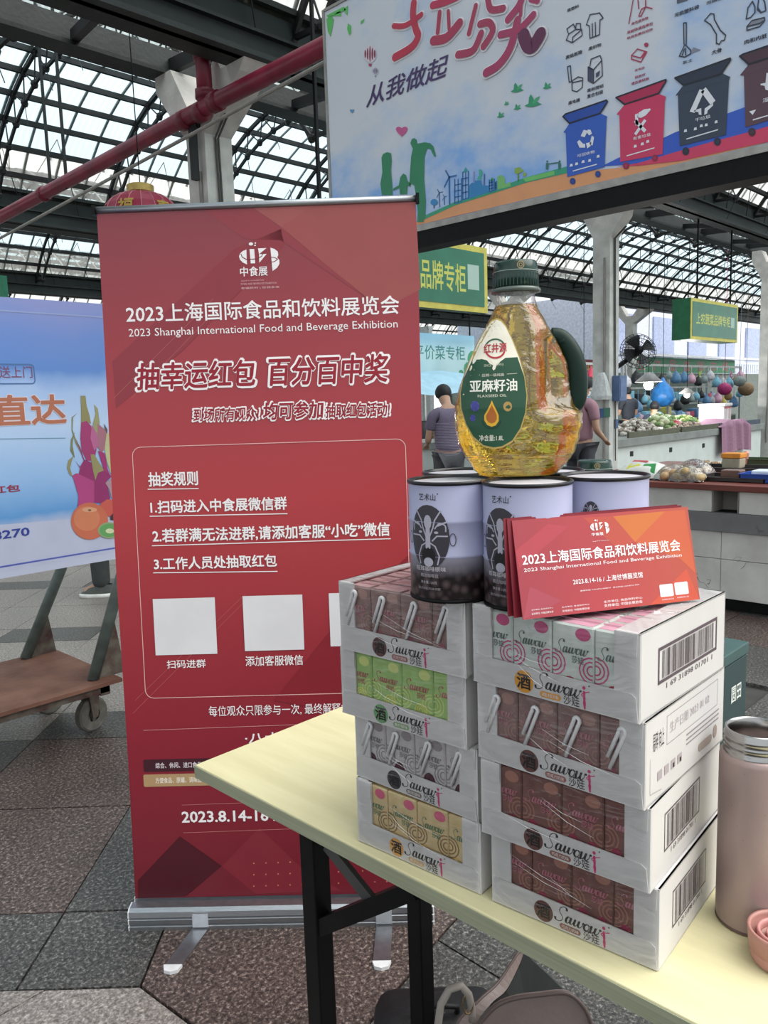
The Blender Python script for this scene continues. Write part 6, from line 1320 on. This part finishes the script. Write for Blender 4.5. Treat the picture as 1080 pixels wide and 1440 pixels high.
def row(rn, wt, x0, x1, smin, smax, gap, place, what, where, name, up=False):
    L_ = []; x = x0
    while x < x1:
        s_ = rn.uniform(smin, smax); x += s_*1.1; L_.append((x, s_, PAL[rn.choice(wt)])); x += s_*gap
    for i, (x, s_, (c, cn)) in enumerate(L_):
        px_, py_, pz_ = place(x); parcel(rn, c, cn, px_, py_, pz_, s_, up, '%s %s, %s %s' % (cn, what, nth(i, len(L_)), where), what+'s '+where, name)
def parcel(rn, c, cn, x, y, z, s, up, lab, grp, name):
    o = M()
    if up: h = rn.uniform(.02, .24); o.lathe([(.006, 0), (.006, -h), (.012, -h-s*.25), (s*.55, -h-s*.8), (s*.7, -h-s*1.4), (s*.55, -h-s*1.8), (.0001, -h-s*1.95)], 9)
    elif rn.random() < .55: o.lathe([(.0001, 0), (s*.7, .0), (s*.95, s*.4), (s, s*.8), (s*.7, s*1.2), (s*.15, s*1.45), (s*.25, s*1.7), (.0001, s*1.68)], 10)
    else: o.rbox(-s*.95, -s*.8, 0, s*.95, s*.8, s*rn.uniform(1, 2.2), .015)
    o = o.build(name, mk('goods_'+c, c, .45, 0, .2, 12), None, True); o.location = (x, y, z); tag(o, lab, 'bag' if up else 'parcel', grp)
rn = random.Random(21)
WT = (0, 0, 0, 1, 1, 1, 9, 8, 2, 3, 4, 5, 5, 6, 7, 8, 9, 9)
row(rn, WT, 11.75, 22.3, .11, .18, 1.3, lambda x: (x, 8.205, 1.475), 'bag', 'on the lower rail of the far rack', 'hanging_bag', True)
row(rn, WT, 11.75, 22.3, .11, .18, 1.5, lambda x: (x, 8.205, 1.975), 'bag', 'on the upper rail of the far rack', 'hanging_bag', True)
row(rn, WT, 11.75, 22.3, .11, .18, 1.15, lambda x: (x, 8.60, .761), 'bundle', 'on the bottom shelf of the far rack', 'stall_parcel')
row(rn, WT, 11.75, 22.3, .11, .18, 1.15, lambda x: (x, 8.92, 1.1205), 'bundle', 'on the middle shelf of the far rack', 'stall_parcel')
for x, y, c, cn in ((984, 530, 'b5c95a', 'lime'), (996, 529, 'a872b0', 'purple'), (1028, 529, 'c47aa8', 'pink')):
    q = aty(x, y, 8.46); o = thing('pinwheel', '%s pinwheel sticking up among the far stalls' % cn, 'pinwheel', tuple(q))
    for k in range(6): t = 2*pi*k/6; M().prism([(0, 0), (.10*math.cos(t-.35), .10*math.sin(t-.35)), (.19*math.cos(t), .19*math.sin(t)), (.10*math.cos(t+.2), .10*math.sin(t+.2))], -.006, .006).build('petal', mk('petal_'+c, c, .5), o)
    M().tube([(0, .012, 0), (0, .012, .765-q.z+.0)], .008, 5).build('stick', m_black, o); M().ball((0, -.012, 0), .025, 1, 8, 6).build('hub', m_whitepaint, o)
q = aty(932, 551, 7.2); o = thing('blue_bundle', 'bright blue plastic bundle hanging beside the lit cone lamp', 'bag', tuple(q)); M().lathe([(.02, .28), (.06, .2), (.20, .05), (.24, -.12), (.15, -.26), (.0001, -.30)], 12, sx=.9).build('bundle', mk('bright_blue_plastic', '2a6fb0', .35, 0, .2, 10, .5, 12), o, True); M().tube([(0, 0, .28), (0, 0, roofz(7.2)-q.z)], .006, 5).build('cord', m_black, o)
for x, y, c, r_, lab in ((1019, 547, 'a02a66', .17, 'magenta round lantern ball at the right of the far stalls'), (1049, 547, '8a6f52', .2, 'brown plush ball at the far right of the stalls'), (1040, 536, '7f8a86', .15, 'grey round bundle above the brown plush ball')):
    q = aty(x, y, 7.9); tag(M().ball((0, 0, 0), r_, .9, 16, 10).tube([(0, 0, r_*.85), (0, 0, roofz(7.9)-q.z)], .006, 5).build('hanging_ball', mk('goods_'+c, c, .6, 0, .2, 20), None, True), lab, 'ball').location = q
# tarpaulin stall roof, crates and dark stalls left of the bottle and behind the second column
ts = thing('covered_stall', 'stall under a pale blue tarpaulin left of the rack, behind the second column', 'stall', (7.6, 8.0, 0))
b = M(); b.grid(lambda a, b_: (a*3.4, b_*1.6, 1.55+.35*math.sin(b_*pi)+.05*math.sin(a*9)-.1*a), 16, 8); b.build('tarpaulin', mk('pale_blue_tarp', '9fc3d6', .5, 0, .08, 6), ts, True)
for x, y in ((.05, .05), (3.3, .05), (.05, 1.5), (3.3, 1.5)): M().bar((x, y, 0), (x, y, 1.6), .04).build('pole', mk('pale_pole', 'a9aca9'), ts)
M().box(.1, .3, 0, 3.2, 1.4, .75).build('stall_table', m_off, ts)
rn = random.Random(33)
for yy, w_ in ((8.5, 'front'), (8.88, 'middle'), (9.25, 'back')): row(rn, range(10), 7.8, 10.6, .08, .14, 1.15, lambda x: (x, yy, .751), 'bundle', 'in the %s row under the tarpaulin' % w_, 'stall_parcel')
sg = thing('covered_stall', 'low white stall with crates between the red banner and the oil bottle', 'stall', (5.6, 7.4, 0))
M().box(0, 0, 0, 1.6, 2.2, .72).build('stall_table', mk('grey_white_counter', 'a9aaa8', .6), sg); M().box(-.03, -.03, .721, 1.63, 2.23, .77).build('slab_top', m_slab, sg)
for xx, w_ in ((5.78, 'front'), (6.2, 'middle'), (6.7, 'back')): row(rn, (0, 1, 4, 5, 8, 9, 2, 8), 7.5, 9.4, .07, .14, 1.15, lambda y: (xx, 16.9-y, .771), 'bundle', 'in the %s row on the low stall' % w_, 'stall_parcel')
# ================================================================== PEOPLE
def skin(verts, edges, name, mat, parent, sub=2):
    me = bpy.data.meshes.new(name); names = list(verts); me.from_pydata([verts[n][0] for n in names], [(names.index(a), names.index(b)) for a, b in edges] and [(names.index(a), names.index(b)) for a, b in edges], [])
    o = bpy.data.objects.new('tmp', me); COL.objects.link(o); md = o.modifiers.new('s', 'SKIN'); md.use_smooth_shade = True
    for i, n in enumerate(names):
        r = verts[n][1]; me.skin_vertices[0].data[i].radius = r if hasattr(r, '__len__') else (r, r)
    me.skin_vertices[0].data[0].use_root = True
    o.modifiers.new('u', 'SUBSURF').levels = sub
    dg = bpy.context.evaluated_depsgraph_get(); m2 = bpy.data.meshes.new_from_object(o.evaluated_get(dg)); bpy.data.objects.remove(o)
    m2.materials.clear(); m2.materials.append(mat); m2.polygons.foreach_set('use_smooth', [True]*len(m2.polygons)); m2.name = name
    p = bpy.data.objects.new(name, m2); COL.objects.link(p); p.parent = parent; return p
def person(lab, loc, rz, H=1.65, shirt='5d5360', pants='2c2e30', shoe='33363a', sole='c9c9c6', walk=0, seat=False, armbend=.5, headdown=.1, hairc='17161a'):
    o = thing('person', lab, 'person', loc, rz, 'market people'); k = H/1.65
    sk = mk('skin_tone', 'b08a74', .55, 0, .04, 20)
    def v(x, y, z): return (x*k, y*k, z*k)
    dz = -.42 if seat else 0
    J = {}
    J['pelvis'] = (v(0, 0, .92+dz), (.13*k, .10*k)); J['waist'] = (v(0, -.01, 1.05+dz), (.12*k, .09*k)); J['chest'] = (v(0, -.01, 1.25+dz), (.145*k, .10*k)); J['neck0'] = (v(0, 0, 1.38+dz), (.07*k, .06*k)); J['neck'] = (v(0, -.02, 1.44+dz), (.048*k, .048*k)); J['head0'] = (v(0, -.03-headdown*.2, 1.50+dz), (.065*k, .075*k)); J['head'] = (v(0, -.035-headdown*.35, 1.57+dz), (.075*k, .088*k)); J['crown'] = (v(0, -.03-headdown*.35, 1.625+dz), (.045*k, .055*k))
    E = [('pelvis', 'waist'), ('waist', 'chest'), ('chest', 'neck0'), ('neck0', 'neck'), ('neck', 'head0'), ('head0', 'head'), ('head', 'crown')]
    for s, n in ((-1, 'l'), (1, 'r')):
        sw = s*walk
        J[n+'sh'] = (v(s*.17, 0, 1.34+dz), .052*k); J[n+'el'] = (v(s*.215, .03-.10*armbend, 1.07+dz), .038*k); J[n+'wr'] = (v(s*.17, -.08-.22*armbend, .93+.16*armbend+dz), .026*k); J[n+'pm'] = (v(s*.16, -.12-.26*armbend, .88+.19*armbend+dz), (.030*k, .014*k))
        E += [('neck0', n+'sh'), (n+'sh', n+'el'), (n+'el', n+'wr'), (n+'wr', n+'pm')]
        for f in range(5):
            fx = (f-2)*.013; L_ = (.05, .062, .068, .062, .05)[f] if f != (0 if s > 0 else 4) else .045
            a = J[n+'pm'][0]; J[n+'f%d' % f] = ((a[0]+fx*k, a[1]-.03*k, a[2]-.02*k), .008*k); J[n+'g%d' % f] = ((a[0]+fx*1.1*k, a[1]-(.03+L_*.4)*k, a[2]-(.02+L_*.6)*k), .0065*k)
            E += [(n+'pm', n+'f%d' % f), (n+'f%d' % f, n+'g%d' % f)]
        J[n+'hip'] = (v(s*.085, 0, .86+dz), .085*k)
        if seat: J[n+'kn'] = (v(s*.11, -.40, .47), .055*k); J[n+'an'] = (v(s*.11, -.36, .10), .036*k)
        else: J[n+'kn'] = (v(s*.09, -.02-.13*sw-.05*abs(walk), .48+.01*abs(sw)), .056*k); J[n+'an'] = (v(s*.09, .02-.24*sw, .09+(.03 if sw < 0 else 0)), .036*k)
        a = J[n+'an'][0]; J[n+'to'] = ((a[0], a[1]-.13*k, .035*k+(.0)), .03*k)
        E += [('pelvis', n+'hip'), (n+'hip', n+'kn'), (n+'kn', n+'an'), (n+'an', n+'to')]
    skin(J, E, 'body', sk, o)
    g = lambda n, f=1.15, add=.012: (J[n][0], tuple(q*f+add*k for q in J[n][1]) if hasattr(J[n][1], '__len__') else J[n][1]*f+add*k)
    Sj = {n: g(n) for n in ('pelvis', 'waist', 'chest', 'neck0', 'lsh', 'rsh')}
    for n in 'lr': Sj[n+'mid'] = (tuple((p*.35+q*.65) for p, q in zip(J[n+'sh'][0], J[n+'el'][0])), .056*k)
    skin(Sj, [('pelvis', 'waist'), ('waist', 'chest'), ('chest', 'neck0'), ('neck0', 'lsh'), ('neck0', 'rsh'), ('lsh', 'lmid'), ('rsh', 'rmid')], 'shirt', mk('shirt_'+shirt, shirt, .8, 0, .05, 40, .05, 30), o)
    Pj = {'pelvis': (v(0, 0, .90+dz), (.135*k, .11*k))}
    for n in 'lr': Pj[n+'hip'] = g(n+'hip', 1.05); Pj[n+'kn'] = g(n+'kn', 1.1, .016); a, b_ = J[n+'an'][0], J[n+'kn'][0]; Pj[n+'an'] = ((a[0], a[1], a[2]-.035*k), .066*k)
    skin(Pj, [('pelvis', 'lhip'), ('pelvis', 'rhip'), ('lhip', 'lkn'), ('rhip', 'rkn'), ('lkn', 'lan'), ('rkn', 'ran')], 'trousers', mk('trousers_'+pants, pants, .8, 0, .08, 30), o)
    for n in 'lr':
        a = J[n+'an'][0]; t = T(a[0], a[1], 0)
        s_ = M(); s_.grid(lambda p, q: (.048*k*math.cos(q*2*pi)*(1-.15*p), -.035*k+(.125*k*math.sin(q*2*pi))*(1-.25*p)+.02*p*k, .028*k+.065*k*p*(1-.45*max(0, -math.sin(q*2*pi)))), 5, 20); s_.b.transform(t); sh = s_.build('shoe', mk('shoe_'+shoe, shoe, .6, 0, .1, 40), o, True)
        s_ = M(); s_.lathe([(.049*k, .0), (.053*k, .004), (.053*k, .024*k), (.048*k, .03*k)], 20, sy=2.55); s_.b.transform(T(a[0], a[1]-.035*k, 0)); s_.build('sole', mk('sole_'+sole, sole, .6), sh, True)
    hx, hy, hz = J['head'][0]
    hair = M(); hair.lathe([(max(.001, .090*k*math.sin(t)), .098*k*math.cos(t)) for t in [pi*.66*(1-i/8)+.0 for i in range(9)]], 20, sy=1.12); hair.b.transform(T(hx, hy+.014*k, hz+.008*k) @ Matrix.Rotation(-.38, 4, 'X')); hair.build('hair', mk('hair_'+hairc, hairc, .6, 0, .3, 60), o, True)
    for s in (-1, 1):
        M().ball((hx+s*.028*k, hy-.079*k, hz+.004*k), .009*k, .7, 10, 6).build('eye', mk('dark_eye', '1c1715', .3), o, True)
        M().ball((hx+s*.078*k, hy+.006*k, hz-.005*k), .016*k, 1.7, 8, 6, sx=.5).build('ear', sk, o, True)
    M().prism([(-.012*k, 0), (.012*k, 0), (.004*k, .045*k), (-.004*k, .045*k)], -.012*k, .012*k).build('nose', sk, o).location = (hx, hy-.088*k, hz-.028*k)
    M().rbox(-.02*k, -.004, -.004, .02*k, .004, .004, .002).build('mouth', mk('lips', '8f5a54', .5), o).location = (hx, hy-.079*k, hz-.047*k)
    return o
w = W(.655, 7.9); pm = person('person in a thin-striped purple-grey shirt seen from behind, between red banner and oil bottle', (w.x, w.y, 0), RW+pi+.2, 1.50, '6b6074', '4c4c50', armbend=.7, headdown=.4)
# thin pale stripes knitted round the shirt
stp = M()
for i in range(34):
    z = .83+.0155*i
    a = .150 if z < 1.0 else .160; stp.lathe([(a*.98, z), (a*.98+.001, z+.004)], 28, sy=.76, cap=False) if z < 1.15 else None
stp.build('shirt_stripes', mk('pale_stripe', 'a59db0', .8), pm, kind='stuff')
w = W(2.05, 8.3); person('person in a dusty pink top turned away, just right of the oil bottle', (w.x, w.y, 0), RW+2.2, 1.55, '96707a', '3a3a40', armbend=.4)
q = aty(920, 575, 7.0); person('person in a dark navy top sitting behind the vegetables, facing right', (q.x, q.y, 0), 1.9, 1.62, '2f3748', '2a2a2e', seat=True, armbend=1.0)
st_o = thing('stool', 'low stool under the seated vegetable seller', 'stool', (q.x, q.y, 0)); M().lathe([(.0001, .31), (.15, .31), (.16, .32), (.16, .335), (.0001, .336)], 20).build('seat', m_black, st_o)
for k in range(4): t = pi/4+pi/2*k; M().bar((.12*math.cos(t), .12*math.sin(t), .31), (.15*math.cos(t), .15*math.sin(t), 0), .025).build('leg', m_black, st_o)
q = aty(884, 560, 7.7); person('person in a dark top standing among the far stalls, left of the seller', (q.x, q.y, 0), 2.6, 1.5, '33363f', '2a2a2e', armbend=.8)
person('person in dark trousers and grey sneakers walking left behind the blue poster', (2.86, 5.54, 0), RW-pi/2, 1.68, '3f4448', '3a3d3c', '4c504c', 'd9d7d2', walk=.6, armbend=.4)
